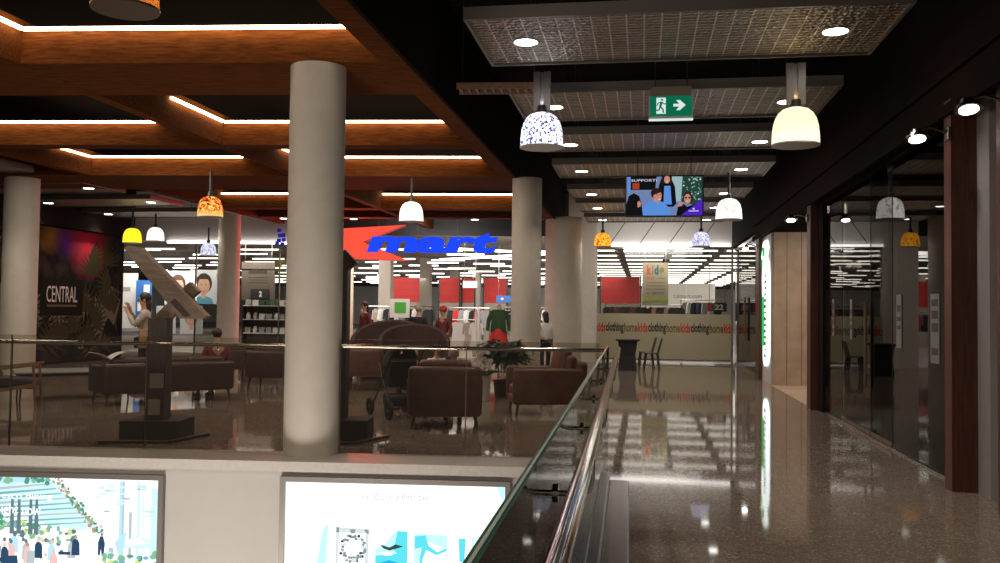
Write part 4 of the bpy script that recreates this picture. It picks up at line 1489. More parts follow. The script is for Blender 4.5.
random.seed(13)
for (F, p_, L, h, mats, kind, where, turn) in (
        (RF, (-.55, 29.2), 1.3, 1.78, ['clothblack', 'clothblack', 'clothwine'], 'top', 'behind the frosted band, beside the white pier', .25),
        (RF, (.75, 29.6), 1.0, 1.78, ['clothblack', 'clothpink', 'clothblack'], 'top', 'below the taupe kids department board', .25),
        (RF, (1.9, 30.4), 1.3, 1.95, ['clothgrey', 'clothwhite', 'clothblack', 'clothblue'], 'top', 'behind the number 22 sign', .9),
        (LF, (-7.6, 29.5), 1.4, 1.62, ['clothblack', 'clothwhite', 'clothgrey'], 'top', 'next to the green square sign', .4),
        (LF, (-9.0, 31), 1.5, 1.62, ['clothwhite', 'clothblack', 'clothbeige'], 'top', 'beside the pink display wall', .6),
        (LF, (-5.9, 30.5), 1.4, 1.60, ['clothblack', 'clothred', 'clothgrey', 'clothwhite'], 'top', 'behind the person in a cap', .6),
        (LF, (-5.55, 28.3), .9, 1.22, ['clothwhite', 'clothwhite', 'clothbeige'], 'dress', 'with white dresses at the entrance', .15),
        (LF, (-4.3, 30.0), 1.5, 1.52, ['clothwhite', 'clothpink', 'clothgrey', 'clothblack', 'clothwhite'], 'top', 'beside the white security gate', .7),
        (LF, (-4.2, 33.0), 1.7, 1.65, ['clothblack', 'clothwine', 'clothwhite', 'clothbeige'], 'top', 'deep behind the white security gate', .7)):
    loc = F(*p_)
    rz = RZ if F is RF else LZ
    rack(loc, rz, L, h, 'steel clothes rack ' + where)
    fill(loc, rz, L, h, mats, kind, where, 7 if kind == 'top' else 4, turn)

# security gates at the entrance
for loc, lab in ((LF(-8.45, 26.9), 'white security gate beside the first store column'), (LF(-4.9, 26.7), 'white security gate beside the round column')):
    t = thing('security_gate', lab, 'security gate', loc, LZ + .3, 'white security gates at the store entrance')
    MB().rbox((0, 0, .02), (.16, .5, .04), .015).build('base', 'plastic', t)
    mb = MB()
    mb.tube([(0, -.18, .03), (0, -.18, 1.42), (0, -.12, 1.52), (0, 0, 1.56), (0, .12, 1.52), (0, .18, 1.42), (0, .18, .03)], .045, 12)
    mb.build('loop_frame', 'plastic', t, True)
    mb = MB()
    for z in (.5, .9, 1.25):
        mb.tube([(0, -.18, z), (0, .18, z)], .015, 6)
    mb.build('cross_bar', 'plastic', t, True)

# green square sign on a stand
t = thing('stand_sign', 'white sign with a green patch on a stand behind the booth seats', 'sign', LF(-7.15, 26.3), LZ)
MB().box((0, 0, 1.55), (.58, .03, .55)).build('sign_board', 'plastic', t)
MB().rbox((.02, -.02, 1.57), (.34, .012, .32), .06, 4).build('green_patch', pbr('bright green', (.06, .36, .03), .5), t)
MB().tube([(0, .02, .02), (0, .02, 1.4)], .02, 8).build('stand_pole', 'steel', t, True)
MB().lathe([(.2, 0), (.2, .02), (.03, .04)], 24).build('base', 'steel', t, True)

# mannequin in a green jacket
t = thing('mannequin', 'headless mannequin in a dark green open jacket and red skirt beside the round column', 'mannequin', (-.02, 22.4, 0), -.1)
MB().lathe([(.22, 0), (.22, .02), (.02, .04)], 24).tube([(0, 0, .02), (0, 0, .9)], .015, 8).build('base', 'steel', t, True)
MB().lathe([(1e-5, .86), (.14, .9), (.15, 1.0), (.115, 1.16), (.15, 1.36), (.16, 1.46), (.06, 1.56), (.05, 1.66), (1e-5, 1.67)], 20, sy=.65).build('torso', 'clothbeige', t, True)
MB().lathe([(.30, .55), (.27, .7), (.16, 1.05), (.125, 1.14)], 20, sy=.75).build('skirt', 'clothred', t, True)
mb = MB()
for s in (-1, 1):
    mb.rbox((s * .115, -.085, 1.26), (.14, .05, .56), .02, 3, Matrix.Rotation(s * -.06, 3, 'Y'))
    mb.tube([(s * .16, 0, 1.50), (s * .25, -.0, 1.28), (s * .27, -.06, 1.02)], [.06, .055, .045], 10)
mb.lathe([(.20, .98), (.165, 1.2), (.19, 1.44), (.10, 1.54)], 18, sy=.62)
mb.build('jacket', 'clothgreen', t, True)

# home department shelving behind the glazing
def shelf_unit(loc, rz, label, seed, w=1.5):
    t = thing('shelf_unit', label, 'shelf', loc, rz, 'store shelf units behind the glazing')
    MB().box((0, .2, .9), (w, .03, 1.7)).build('back_panel', 'signbrown', t)
    for s in (-1, 1):
        MB().box((s * w / 2, 0, .9), (.03, .42, 1.75)).build('side_panel', 'dark', t)
    for i in range(4):
        MB().box((0, 0, .2 + .46 * i), (w - .04, .4, .025)).build('shelf_board', 'plastic', t)
    return t

random.seed(9)
goods = {}
def good(kind, mat):
    if (kind, mat) in goods:
        o = goods[(kind, mat)].copy()
        COL.objects.link(o)
        return o
    if kind == 'box':
        o = MB().rbox((0, 0, .09), (.18, .16, .18), .012, 2).build('boxed_product', mat)
    elif kind == 'vase':
        o = MB().lathe([(.05, 0), (.075, .06), (.08, .12), (.045, .19), (.05, .22)], 16).build('vase', mat, None, True)
    else:
        o = MB().lathe([(.04, 0), (.05, .01), (.085, .09), (.08, .09), (1e-5, .03)], 16).build('bowl', mat, None, True)
    goods[(kind, mat)] = o
    return o
for si, (p_, lab) in enumerate((((-12.75, 30.0), 'below the brown home board'), ((-11.1, 30.4), 'beside the thick white column'))):
    loc = LF(*p_)
    shelf_unit(loc, LZ, 'store shelf unit ' + lab, si)
    for lv in range(1, 4):
        for q in range(6):
            kind = random.choice(['box', 'vase', 'bowl', 'box'])
            m_ = random.choice(['plastic', 'pot', 'clothgrey', 'clothgreen', 'clothbeige', 'plastic'])
            o = good(kind, m_)
            o.location = Vector(loc) + Vector((math.cos(LZ), math.sin(LZ), 0)) * (-.6 + .24 * q) + Vector((0, -.05, .2125 + .46 * lv))
            o.rotation_euler = (0, 0, random.uniform(-.3, .3))
            mname = {'plastic': 'white', 'pot': 'cream', 'clothgrey': 'grey', 'clothgreen': 'dark green', 'clothbeige': 'beige'}[m_]
            kn = {'box': 'boxed product', 'vase': 'vase', 'bowl': 'bowl'}[kind]
            tag(o, f'{mname} {kn} on the store shelf unit {lab}', kn, f'{mname} {kn} items on the shelf unit {lab}')
t = thing('table_lamp', 'white table lamp on the shelf unit behind the thick white column', 'lamp', LF(-10.65, 30.4, 1.78), 0)
MB().lathe([(.08, 0), (.08, .02), (.02, .05), (.04, .16), (.015, .28)], 18).build('base', 'plastic', t, True)
MB().lathe([(.17, .26), (.12, .48)], 24).build('lamp_shade', emit('lit lamp shade', (1, .86, .66), 1.3), t, True)
t = thing('feature_wall', 'warm timber coloured display wall behind the shelf unit and table lamp', 'display wall', LF(-10.9, 31.2, 0), LZ)
MB().box((0, 0, 1.5), (1.5, .08, 3.0)).build('panel', 'stone', t)
MB().rbox((-.5, -.06, 2.25), (.22, .02, .7), .02).build('red_poster', 'clothred', t)

# posters of smiling children and other boards at the far store front
def face_poster(loc, w, h, z, label, hair, top):
    t = thing('store_poster', label, 'poster', loc, LZ)  # poster set upright
    MB().box((0, 0, z + h / 2), (w, .03, h)).build('backing', 'plastic', t)
    mats = [pbr('poster pale', (.62, .64, .66), .5), pbr('poster skin', (.60, .36, .26), .5), pbr('poster hair', hair, .6), pbr('poster mouth', (.55, .12, .10), .5), pbr('poster shirt', top, .5), M['textwhite'], M['textdark']]
    S = [(0, [(0, 0), (1, 0), (1, 1), (0, 1)]), (2, disc(.5, .60, .30, .30, 20)), (4, [(.12, 0), (.2, .16), (.38, .22), (.62, .22), (.8, .16), (.88, 0)]), (1, [(.42, .16), (.58, .16), (.58, .36), (.42, .36)]), (1, disc(.5, .53, .22, .26, 20)),
         (2, disc(.5, .70, .24, .14, 16, .15, PI - .15)), (6, disc(.42, .56, .022, .018, 8)), (6, disc(.58, .56, .022, .018, 8)), (3, disc(.5, .41, .085, .05, 12, PI, 2 * PI)), (5, [(.44, .41), (.56, .41), (.55, .395), (.45, .395)]), (3, [(.485, .48), (.515, .48), (.5, .50)])]
    picture('printed_face', t, w, h, S, mats, (0, -.018, z))
    return t
def LX(px, d):
    return px
face_poster(LF(-14.75, 29.6), .95, 1.15, 1.62, 'poster of a smiling dark haired child beside the slim round column', (.03, .015, .01), (.10, .35, .50))
face_poster(LF(-15.75, 29.8), .90, 1.15, 1.58, 'poster of a brown haired child partly behind the leaning timber', (.09, .04, .02), (.45, .45, .47))
face_poster(LF(-14.95, 29.2), .75, .92, .62, 'lower poster of a pale haired child below the smiling child poster', (.35, .25, .16), (.65, .62, .60))
face_poster(LF(-15.85, 29.25), .65, .92, .62, 'lower poster of a child in grey beside the dark post', (.06, .03, .02), (.50, .50, .52))
t = thing('store_poster', 'narrow blue and white poster beyond the standing woman', 'poster', LF(-17.0, 29.9), LZ)
MB().box((0, 0, 1.75), (.55, .03, 1.3)).build('blue_panel', 'blueboard', t)
MB().box((.1, -.02, 2.0), (.2, .012, .5)).box((-.1, -.02, 1.5), (.22, .012, .3)).build('white_block', 'textwhite', t)
t = thing('store_poster', 'white wall board next to the blue poster at the end of the mural', 'poster', LF(-17.9, 30.2), LZ)
MB().box((0, 0, 1.7), (1.0, .03, 1.9)).build('white_panel', 'white', t)
MB().box((0, -.02, 2.1), (.5, .012, .14)).build('grey_line', 'clothgrey', t)
t = thing('store_poster', 'backlit orange poster between the slim round column and the brown home board', 'poster', LF(-13.85, 29.4), LZ)
MB().box((0, .02, 2.2), (.5, .03, 1.3)).build('backing', 'plastic', t)
MB().box((0, 0, 2.2), (.46, .012, 1.26)).build('orange_face', 'orangeposter', t)
MB().ball((.02, -.008, 2.0), (.14, .004, .3), 14).build('pale_shape', 'bulb', t, True)

# glazing of the store front beside the thick column
t = thing('shop_window', 'glazed store front with thin steel mullions behind the red mosaic lamp', 'shop window', LF(-12.2, STORE + .05), LZ)
for i in range(3):
    MB().box((-1.35 + 1.35 * i, 0, 1.78), (1.34, .012, 3.5)).build('glass_pane', 'shopglass', t)
for i in range(4):
    MB().box((-2.03 + 1.353 * i, 0, 1.78), (.04, .06, 3.56)).build('mullion', 'steel', t)
MB().box((0, 0, 2.72), (4.06, .05, .04)).build('transom', 'steel', t)

# ------------------------------------------------------------------ cafe table and metal chairs at the kids store window
t = thing('cafe_table', 'black block-based cafe table at the end of the corridor handrail', 'table', RF(-.38, 23.9), RZ)
MB().rbox((0, 0, .785), (.62, .62, .04), .012, 2).build('table_top', 'clothblack', t)
mb = MB()
mb.add([(x * .24, y_ * .24, 0) for x, y_ in ((-1, -1), (1, -1), (1, 1), (-1, 1))] + [(x * .20, y_ * .20, .38) for x, y_ in ((-1, -1), (1, -1), (1, 1), (-1, 1))] + [(x * .25, y_ * .25, .765) for x, y_ in ((-1, -1), (1, -1), (1, 1), (-1, 1))],
       [(3, 2, 1, 0), (8, 9, 10, 11)] + [(o_ + i, o_ + (i + 1) % 4, o_ + 4 + (i + 1) % 4, o_ + 4 + i) for o_ in (0, 4) for i in range(4)])
mb.build('pedestal', 'clothblack', t)
def metal_chair(loc, rz, label):
    t = thing('metal_chair', label, 'chair', loc, rz, 'black metal cafe chairs')
    MB().rbox((0, 0, .45), (.36, .36, .025), .01, 2).build('seat', 'dark', t)
    for sx in (-1, 1):
        for sy in (-1, 1):
            MB().tube([(sx * .15, sy * .15, .45), (sx * .19, sy * .20, 0)], [.022, .014], 8).build('leg', 'dark', t, True)
    MB().tube([(-.16, .16, .45), (-.17, .24, .74), (-.12, .265, .83), (.12, .265, .83), (.17, .24, .74), (.16, .16, .45)], .014, 8).build('back_frame', 'dark', t, True)
    mb = MB()
    bar(mb, (0, .165, .45), (0, .265, .83), .10, .006)
    mb.build('back_slat', 'dark', t)
metal_chair(RF(.24, 24.1), RZ - PI / 2 - .1, 'black metal chair facing the block-based cafe table')
metal_chair(RF(.10, 24.75), RZ - PI / 2 + .1, 'black metal chair just behind the block-based cafe table')

# ------------------------------------------------------------------ shopfront along the corridor
t = thing('stone_wall_panel', 'beige stone tiled reveal wall of the open shop entrance beyond the lit vertical sign', 'wall panel', RF(2.74, 19.85, 0), RZ)
for i, (x0, x1) in enumerate(((0.02, .28), (.29, .58), (.59, .84))):
    MB().box(((x0 + x1) / 2, .06, 1.63), (x1 - x0, .12, 3.26)).build('stone_slab', 'stone', t)
mb = MB()
for x in (.285, .585):
    mb.box((x, .05, 1.63), (.012, .10, 3.26))
mb.build('joint', 'dark', t)
mb = MB()
frame_box(mb, RF, (2.72, 20.0), (2.80, 21.4), 0, 3.26)
structure(mb.build('wall_sign_return', 'white'))
mb = MB()
frame_box(mb, RF, (2.7, 15.2), (6.2, 19.85), .0, .006)
structure(mb.build('floor_entrance', 'stone'))
mb = MB()
frame_box(mb, RF, (5.9, 15.3), (6.0, 19.9), 0, 3.6)
structure(mb.build('wall_entrance_rear', 'signbrown'))
lamp('entrance_light', 'AREA', RF(4.0, 17.6, 3.5), 70, (1, .86, .70), 1.5)

t = thing('vertical_sign', 'tall white and green lit vertical shop sign on the white wall beside the stone reveal', 'sign', RF(2.665, 20.65, 0), RZ - PI / 2)
out = [(.0, 3.12), (.16, 3.14), (.24, 2.98), (.14, 2.78), (.26, 2.62), (.30, 2.3), (.30, .62), (.22, .42), (.10, .36), (.02, .5), (.0, 1.2), (-.06, 2.3), (-.04, 2.62), (-.10, 2.8)]
MB().prism([((x - .1) * 2.6, .0, z) for x, z in out], (0, .05, 0)).build('sign_body', emit('lit sign white', (.9, 1, .95), 2.6), t)
MB().box((-.14, -.008, 1.35), (.30, .012, 1.1)).rbox((-.10, -.008, 2.9), (.34, .012, .2), .005).rbox((-.34, -.008, 2.66), (.2, .012, .16), .005).build('green_band', emit('lit sign green', (.03, .55, .10), 1.1), t)
mb = MB()
for i in range(14):
    z = 2.35 - i * .135
    mb.box((.22, -.010, z), (.19, .012, .07 if i % 3 else .045))
    if i % 2:
        mb.box((.12, -.010, z), (.05, .012, .09))
mb.build('dark_characters', 'signdark', t)

# glass panes and door between the posts
t = thing('shopfront_glazing', 'frameless glass shopfront with a tall glass door between two timber posts', 'shop window', RF(2.79, 11.6, 0), RZ + PI / 2)
for y0, y1, m_, nm in ((1.72, 2.9, 'shopglass', 'glass_pane'), (.13, 1.70, 'shopglass', 'door_leaf'), (-.86, .11, 'darkglass', 'door_leaf'), (-3.12, -.88, 'shopglass', 'glass_pane')):
    L = MB().box(((y0 + y1) / 2, 0, 1.64), (y1 - y0, .012, 3.22)).build(nm, m_, t)
    if nm == 'door_leaf':
        MB().box(((y0 + y1) / 2, 0, .055), (y1 - y0 - .02, .03, .05)).build('patch_fitting', 'bronze', L)
    if m_ == 'darkglass':
        MB().box((y0 + .06, 0, 3.2), (.18, .04, .09)).build('top_hinge', 'steel', L)
    if nm == 'door_leaf' and m_ == 'shopglass':
        for yy in (-.05, .05):
            h_ = MB().tube([(.2, yy, .62), (.2, yy, 1.66)], .018, 12)
            h_.tube([(.2, 0, .78), (.2, yy, .78)], .01, 8).tube([(.2, 0, 1.5), (.2, yy, 1.5)], .01, 8)
            h_.build('bar_handle', 'bronze', L, True)
MB().box((0.08, 0, .012), (6.38, .035, .018)).build('floor_channel', 'steel', t)
mb = MB()
for x in (.11, -.87):
    mb.box((x, 0, 1.66), (.014, .02, 3.2))
mb.build('edge_seal', 'rubber', t)
MB().box((3.10, .02, 1.64), (.36, .05, 3.26)).build('dark_jamb', 'darkbrown', t)
MB().box((.08, 0, 3.29), (6.38, .1, .10)).build('head_track', 'darkbrown', t)

def notice(v, z0, z1, wv, label, blocks):
    t = thing('window_notice', label, 'notice', RF(2.778, v, z0), RZ - PI / 2, 'paper notices on the shopfront glass')
    h = z1 - z0
    MB().box((0, 0, h / 2), (wv, .002, h)).build('paper', 'clothgrey', t)
    for f0, f1 in blocks:
        MB().box((0, -.002, h * (f0 + f1) / 2), (wv * .72, .002, h * (f1 - f0))).build('printed_block', 'textdark', t)
notice(13.9, 1.2, 1.74, .15, 'narrow white notice on the shopfront glass beside the dark jamb', ((.1, .2), (.3, .45), (.5, .62), (.7, .9)))
notice(12.75, 1.18, 1.72, .13, 'narrow white notice on the pane next to the barred door handles', ((.25, .35), (.45, .52), (.62, .75)))
notice(10.45, 1.15, 1.74, .20, 'white notice on the glass beside the dark door leaf', ((.35, .42), (.5, .58), (.68, .8)))
notice(9.22, 1.05, 1.72, .26, 'white notice with black blocks on the glass beside the timber post', ((.12, .22), (.45, .58), (.64, .76), (.82, .92)))

t = thing('shop_counter', 'long dark counter table standing inside the dark shop behind the glass', 'table', RF(4.6, 11.6, 0), RZ + .05)
MB().rbox((0, 0, .96), (1.9, .7, .05), .01, 2).build('counter_top', 'dark', t)
MB().box((-.45, 0, .47), (.7, .6, .94)).build('cabinet_base', 'fabric', t)
for x in (.35, .85):
    MB().box((x, .0, .47), (.07, .5, .94)).build('leg', 'dark', t)
for v, u in ((12.6, 4.4), (11.7, 6.4), (13.6, 5.2)):
    mb = MB()
    p = RF(u, v)
    mb.box((p.x, p.y, 1.87), (.42, .42, 3.74), Matrix.Rotation(RZ, 3, 'Z'))
    structure(mb.build('column', 'greywall'))

# spotlights on arms along the shopfront
for (u, v, z, ub, lab) in ((2.38, 7.1, 3.05, 2.66, 'round arm spotlight above the grey wall strip, first along the shopfront'), (2.36, 8.3, 3.06, 2.63, 'round spotlight on an arm on the timber post, second along the shopfront'),
                           (2.36, 15.1, 3.04, 2.63, 'round spotlight on an arm beside the open shop entrance'), (2.36, 21.6, 3.04, 2.63, 'small spotlight on an arm above the lit vertical sign')):
    t = thing('arm_spotlight', lab, 'spotlight', RF(u, v, z), RZ, 'arm spotlights along the shopfront')
    rot = Matrix.Rotation(-.30, 3, 'X')
    mb = MB().lathe([(1e-5, .075), (.05, .07), (.06, .03), (.095, .01), (.10, -.012), (.085, -.012)], 24)
    mb.v = [tuple(rot @ Vector(q_)) for q_ in mb.v]
    mb.build('spot_head', 'steel', t, True)
    mb = MB().lathe([(1e-5, -.018), (.068, -.018), (.068, -.010)], 24)
    mb.v = [tuple(rot @ Vector(q_)) for q_ in mb.v]
    mb.build('lens', 'lens', t)
    MB().tube([(.03, 0, .07), (.10, 0, .09), (ub - u - .01, 0, .04)], .014, 8).build('arm', 'steel', t, True)
    MB().rbox((ub - u - .02, 0, .03), (.03, .09, .12), .01, 2).build('wall_plate', 'steel', t)
    lamp('spot_lamp', 'SPOT', RF(u - .02, v, z - .03), 28, (1, .92, .82), .08, math.radians(95), .6, rot=(0, .32, RZ))

# cable tray and conduit below the dark ceiling
t = thing('cable_tray', 'open brown cable tray under the dark ceiling beside the first ceiling panels', 'cable tray', (-.05, 9.95, 3.98), -.08)
for s in (-1, 1):
    MB().box((0, s * .12, 0), (.9, .02, .07)).build('side_rail', 'oak', t)
for i in range(10):
    MB().box((-.41 + .09 * i, 0, -.02), (.03, .24, .02)).build('rung', 'oak', t)
for s in (-1, 1):
    MB().tube([(s * .4, 0, .02), (s * .4, 0, 1.25)], .006, 5).build('hanging_rod', 'dark', t)

# ------------------------------------------------------------------ people
def skin_mesh(name, joints, edges, radii, mat, parent, root=0, sub=1):
    me = bpy.data.meshes.new(name)
    me.from_pydata([tuple(j) for j in joints], edges, [])
    me.materials.append(M[mat])
    o = bpy.data.objects.new(name, me)
    COL.objects.link(o)
    o.parent = parent
    sk = o.modifiers.new('skin', 'SKIN')
    sk.use_smooth_shade = True
    for i, r in enumerate(radii):
        rr = r if isinstance(r, tuple) else (r, r)
        me.skin_vertices[0].data[i].radius = rr
        me.skin_vertices[0].data[i].use_root = (i == root)
    if sub:
        sb = o.modifiers.new('smooth', 'SUBSURF')
        sb.levels = sub
        sb.render_levels = sub
    return o

def person(label, loc, rz, pose='stand', scale=1., hair='hairdark', hairlong=False, top='clothwhite', bottom='clothblack', arms=None, cap=None, bag=False, skirt=None, headturn=0.):
    """faces local -Y"""
    t = thing('person', label, 'person', loc, rz)
    t.scale = (scale,) * 3
    sit = pose == 'sit'
    hip = .50 if sit else .93
    off = Vector((0, 0, hip))
    lean = .10 if sit else 0.
    pel, waist, chest, neck, head0, head1, crown = [off + Vector(q) for q in ((0, 0, 0), (0, .02 + lean * .4, .18), (0, .01 + lean, .40), (0, .0 + lean, .56), (0, -.015 + lean, .63), (0, -.02 + lean, .70), (0, -.01 + lean, .765))]
    J = [pel, waist, chest, neck, head0, head1, crown]
    E = [(0, 1), (1, 2), (2, 3), (3, 4), (4, 5), (5, 6)]
    Rd = [(.15, .11), (.125, .09), (.155, .105), (.052, .055), (.066, .078), (.078, .095), (.062, .075)]
    arms = arms or {}
    armj = {}
    for s, nm in ((-1, 'r'), (1, 'l')):
        sh = chest + Vector((s * .185, 0, .06))
        el = chest + Vector(arms.get(nm + 'e', (s * .25, .02, -.22) if not sit else (s * .25, -.06, -.20)))
        wr = chest + Vector(arms.get(nm + 'w', (s * .26, -.05, -.46) if not sit else (s * .16, -.28, -.26)))
        b0 = len(J)
        J += [sh, el, wr]
        Rd += [.058, .042, .029]
        E += [(2, b0), (b0, b0 + 1), (b0 + 1, b0 + 2)]
        d = (wr - el).normalized()
        side = d.cross(Vector((0, 0, 1)))
        side = side.normalized() if side.length > .1 else Vector((0, 1, 0))
        curl = d.cross(side).normalized() * .25
        palm = wr + d * .07
        J.append(palm)
        Rd.append((.036, .020))
        E.append((b0 + 2, b0 + 3))
        for q, (sd, L) in enumerate(((-.030, .062), (-.010, .074), (.010, .070), (.030, .056))):
            i0 = len(J)
            J += [palm + side * sd + d * .03, palm + side * sd * 1.15 + d * (.03 + L * .6), palm + side * sd * 1.15 + (d + curl) * (.03 + L)]
            Rd += [.0095, .0085, .007]
            E += [(b0 + 3, i0), (i0, i0 + 1), (i0 + 1, i0 + 2)]
        i0 = len(J)
        J += [wr + d * .035 + side * -.035, wr + d * .065 + side * -.062]
        Rd += [.011, .008]
        E += [(b0 + 3, i0), (i0, i0 + 1)]
        armj[nm] = (sh, el, wr)
    legj = {}
    for s, nm in ((-1, 'r'), (1, 'l')):
        h_ = pel + Vector((s * .09, 0, -.04))
        if sit:
            kn, an, toe = pel + Vector((s * .12, -.42, .02)), pel + Vector((s * .12, -.44, -.42)), pel + Vector((s * .13, -.62, -.465))
        else:
            kn, an, toe = Vector((s * .10, -.02 * s, .49)), Vector((s * .10, .03 * s, .08)), Vector((s * .12, .03 * s - .17, .035))
        b0 = len(J)
        J += [h_, kn, an, toe]
        Rd += [.088, .056, .040, (.040, .028)]
        E += [(0, b0), (b0, b0 + 1), (b0 + 1, b0 + 2), (b0 + 2, b0 + 3)]
        legj[nm] = (h_, kn, an, toe)
    nose = head1 + Vector((0, -.105, -.03))
    J.append(nose)
    Rd.append(.014)
    E.append((5, len(J) - 1))
    skin_mesh('body', J, E, Rd, 'skin', t)
    # features
    for s in (-1, 1):
        MB().ball(head1 + Vector((s * .033, -.088, -.005)), (.013, .010, .009), 10).build('eye', 'textdark', t, True)
        MB().ball(head1 + Vector((s * .083, .01, -.02)), (.012, .022, .032), 10).build('ear', 'skin', t, True)
    MB().ball(head1 + Vector((0, -.088, -.072)), (.024, .008, .008), 10).build('mouth', 'clothwine', t, True)
    # clothes
    a, b = armj['r'], armj['l']
    off2 = Vector((0, 0, .0))
    CJ = [pel + Vector((0, 0, -.03)), waist, chest, chest + Vector((0, 0, .09)), a[0], a[1], a[2] - (a[2] - a[1]) * .12, b[0], b[1], b[2] - (b[2] - b[1]) * .12]
    skin_mesh('top', CJ, [(0, 1), (1, 2), (2, 3), (2, 4), (4, 5), (5, 6), (2, 7), (7, 8), (8, 9)], [(.168, .128), (.142, .108), (.172, .122), (.085, .085), .072, .056, .042, .072, .056, .042], top, t)
    P = [pel + Vector((0, 0, .03))]
    PE, PR = [], [(.162, .122)]
    for nm in 'rl':
        h_, kn, an, toe = legj[nm]
        i0 = len(P)
        P += [h_, kn, an + (kn - an) * .06]
        PR += [.100, .070, .054]
        PE += [(0, i0), (i0, i0 + 1), (i0 + 1, i0 + 2)]
        shoe = MB().tube([an + Vector((0, .05, -.045)), an + Vector((0, -.02, -.04)), toe + Vector((0, .03, 0)), toe + Vector((0, -.05, -.005))], [.038, .046, .042, .026], 10)
        zmin = min(v[2] for v in shoe.v)
        shoe.v = [(v[0], v[1], max(v[2], 0.0)) for v in shoe.v]
        shoe.build('shoe', 'rubber', t, True)
    skin_mesh('trousers', P, PE, PR, bottom, t)
    if skirt:
        MB().lathe([(.30, .10), (.26, .4), (.20, .75), (.165, 1.0)], 24, sy=.75).build('skirt', skirt, t, True)
    hm = MB()
    hm.ball(head1 + Vector((0, .018, .030)), (.094, .108, .098), 16)
    hm.v = [(x, y_, z) if not (y_ < head1.y - .06 and z < head1.z + .045) else (x, head1.y - .055, max(z, head1.z + .02)) for x, y_, z in hm.v]
    if hairlong:
        hm.ball(head1 + Vector((0, .075, -.10)), (.085, .055, .15), 14)
    hm.build('hair', hair, t, True)
    if cap:
        c_ = MB().lathe([(.105, .02), (.108, .05), (.095, .11), (.05, .15), (1e-5, .155)], 20, c=(head1.x, head1.y + .01, head1.z - .0), sy=1.12)
        c_.rbox(head1 + Vector((0, -.15, .035)), (.15, .10, .012), .005, 2)
        c_.build('cap', cap, t, True)
    if bag:
        MB().rbox((.19, .06, hip + .02), (.12, .28, .34), .03, 3).build('shoulder_bag', 'clothtan', t, True)
        MB().tube([(.19, -.06, hip + .18), (.14, -.02, hip + .5), (.10, .02, hip + .56), (.19, .16, hip + .18)], .012, 6).build('bag_strap', 'clothtan', t, True)
    return t

person('woman in a pale top with tan shoulder bag standing behind the dark sofa, hands raised', (-6.2, 15.75, 0), -1.25, hair='hairdark', hairlong=True, top='clothbeige', arms={'re': (-.22, -.16, -.14), 'rw': (-.05, -.26, .12), 'le': (.20, -.16, -.16), 'lw': (.06, -.28, .06)}, bag=True)
person('dark haired person sitting on the long dark sofa, facing away', (-4.72, 14.95, .0), PI + .70, 'sit', hair='hairdark', top='clothwine', scale=.88)
person('grey haired person sitting in the brown leather armchair, facing away', (-.60, 11.93, .0), PI + .06, 'sit', hair='hairgrey', top='clothbeige', scale=.77)
person('small pale haired person sitting low beyond the pram', (-1.34, 13.9, 0), -.3, 'sit', hair='hairlight', top='clothgrey', scale=.70)
person('person in a white patterned top sitting between the booth seat and the leather armchair', (-.98, 14.6, 0), .5, 'sit', hair='hairdark', top='clothwhite', scale=.72)
person('person in a black jacket and pale cap standing beyond the booth seats, facing away', (-2.0, 22.3, 0), PI - .3, hair='hairgrey', top='clothblack', cap='clothbeige', scale=.93)
person('person in a red cap and brown coat standing beside the white dresses', (-1.42, 22.8, 0), -.6, hair='hairdark', top='clothwine', bottom='clothwine', cap='clothred', scale=.91)
person('woman in a grey patterned skirt standing at the entrance beside the tall timber post', (-3.62, 24.2, 0), -.9, hair='hairdark', hairlong=True, top='clothwine', skirt='clothbeige', scale=.98)
person('person in a white shirt and dark trousers walking between the two round columns, back turned', (1.12, 22.0, 0), PI + .5, hair='hairdark', hairlong=True, top='clothwhite', scale=.86)

t = thing('open_magazine', 'open magazine lying spread on the back of the long dark sofa', 'magazine', (-5.92, 13.66, .70), .70)
for s in (-1, 1):
    mb = MB()
    for k_ in range(6):
        f0, f1 = k_ / 6, (k_ + 1) / 6
        z0, z1 = .05 * math.sin(f0 * 2.2) + f0 * .06, .05 * math.sin(f1 * 2.2) + f1 * .06
        mb.prism([(s * f0 * .24, -.14, z0), (s * f1 * .24, -.14, z1), (s * f1 * .24, .14, z1), (s * f0 * .24, .14, z0)], (0, 0, .006))
    mb.build('page', 'clothwhite', t)

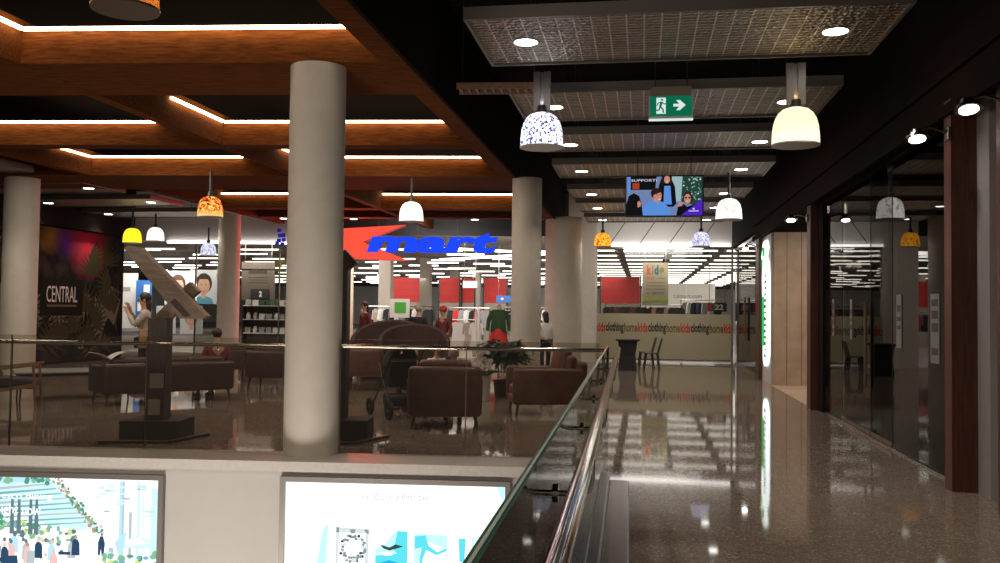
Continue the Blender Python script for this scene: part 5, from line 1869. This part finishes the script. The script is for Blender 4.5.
# ------------------------------------------------------------------ light and exposure
lamp('void_fill', 'AREA', (-5.0, .5, 4.9), 380, (1, .83, .67), 3.0, rot=(.55, 0, 0))  # added fill above the void, brightens column and slab edge
lamp('void_fill', 'AREA', (-3.0, 3.0, -4.2), 95, (1, .92, .85), 2.5, rot=(PI / 2 + .50, 0, 0)).data.spread = math.radians(75)  # added fill low in the void, tilted up at the fascia
for u in (-13.5, -4.5, 4.5):
    for v in (34.5, 44, 54, 66, 80):
        lamp('store_fill', 'AREA', RF(u if v > 35 or u < 4 else 1.5, v, 3.9), 420, (1, .94, .87), 7.0, rot=(.28, 0, RZ))  # added fill, boosts what the ceiling tubes give the store
for u, v in ((-24, 42), (-32, 56), (-22, 60)):
    lamp('store_fill', 'AREA', RF(u, v, 3.9), 420, (1, .94, .87), 7.0, rot=(.28, 0, RZ))  # more added fill for the dark far side of the store
for a in (-16.3, -13.0, -10.0, -5.5):
    lamp('entrance_fill', 'AREA', LF(a, 29.2, 3.7), 200, (1, .94, .87), 2.0, rot=(.4, 0, LZ))  # added fill for boards and goods just inside the front
lamp('entrance_fill', 'AREA', RF(.6, 28.6, 3.8), 190, (1, .94, .87), 2.4, rot=(.4, 0, RZ))  # added fill just behind the kids window
for a, d in ((-9.0, 11.8), (-4.6, 11.8), (-8.8, 15.2), (-4.6, 15.2), (-4.4, 20.3)):
    lamp('hall_fill', 'AREA', LF(a, d, 3.95), 55, (1, .86, .72), 1.2, rot=(.3, 0, LZ))  # added fill for hall floor and seats, not a ceiling fitting
lamp('hall_front_fill', 'AREA', LF(-6.5, 24.9, 3.9), 120, (1, .92, .83), 2.5, rot=(.5, 0, LZ))  # added fill aimed at the fronts of the store displays
lamp('corridor_end_fill', 'AREA', RF(.4, 25.5, 3.9), 60, (1, .92, .83), 2.0, rot=(.6, 0, RZ))  # added fill aimed at the frosted window band
w = bpy.data.worlds.new('mall')
scene.world = w
w.use_nodes = True
w.node_tree.nodes['Background'].inputs['Color'].default_value = (1, .82, .66, 1)
w.node_tree.nodes['Background'].inputs['Strength'].default_value = .21
scene.view_settings.view_transform = 'Standard'
scene.view_settings.look = 'None'
scene.view_settings.gamma = 1
scene.view_settings.use_curve_mapping = False
scene.view_settings.exposure = 0.0
scene.cycles.use_denoising = True
scene.cycles.max_bounces = 8
scene.cycles.transparent_max_bounces = 24
scene.cycles.sample_clamp_indirect = 6
scene.cycles.caustics_reflective = False
scene.cycles.caustics_refractive = False
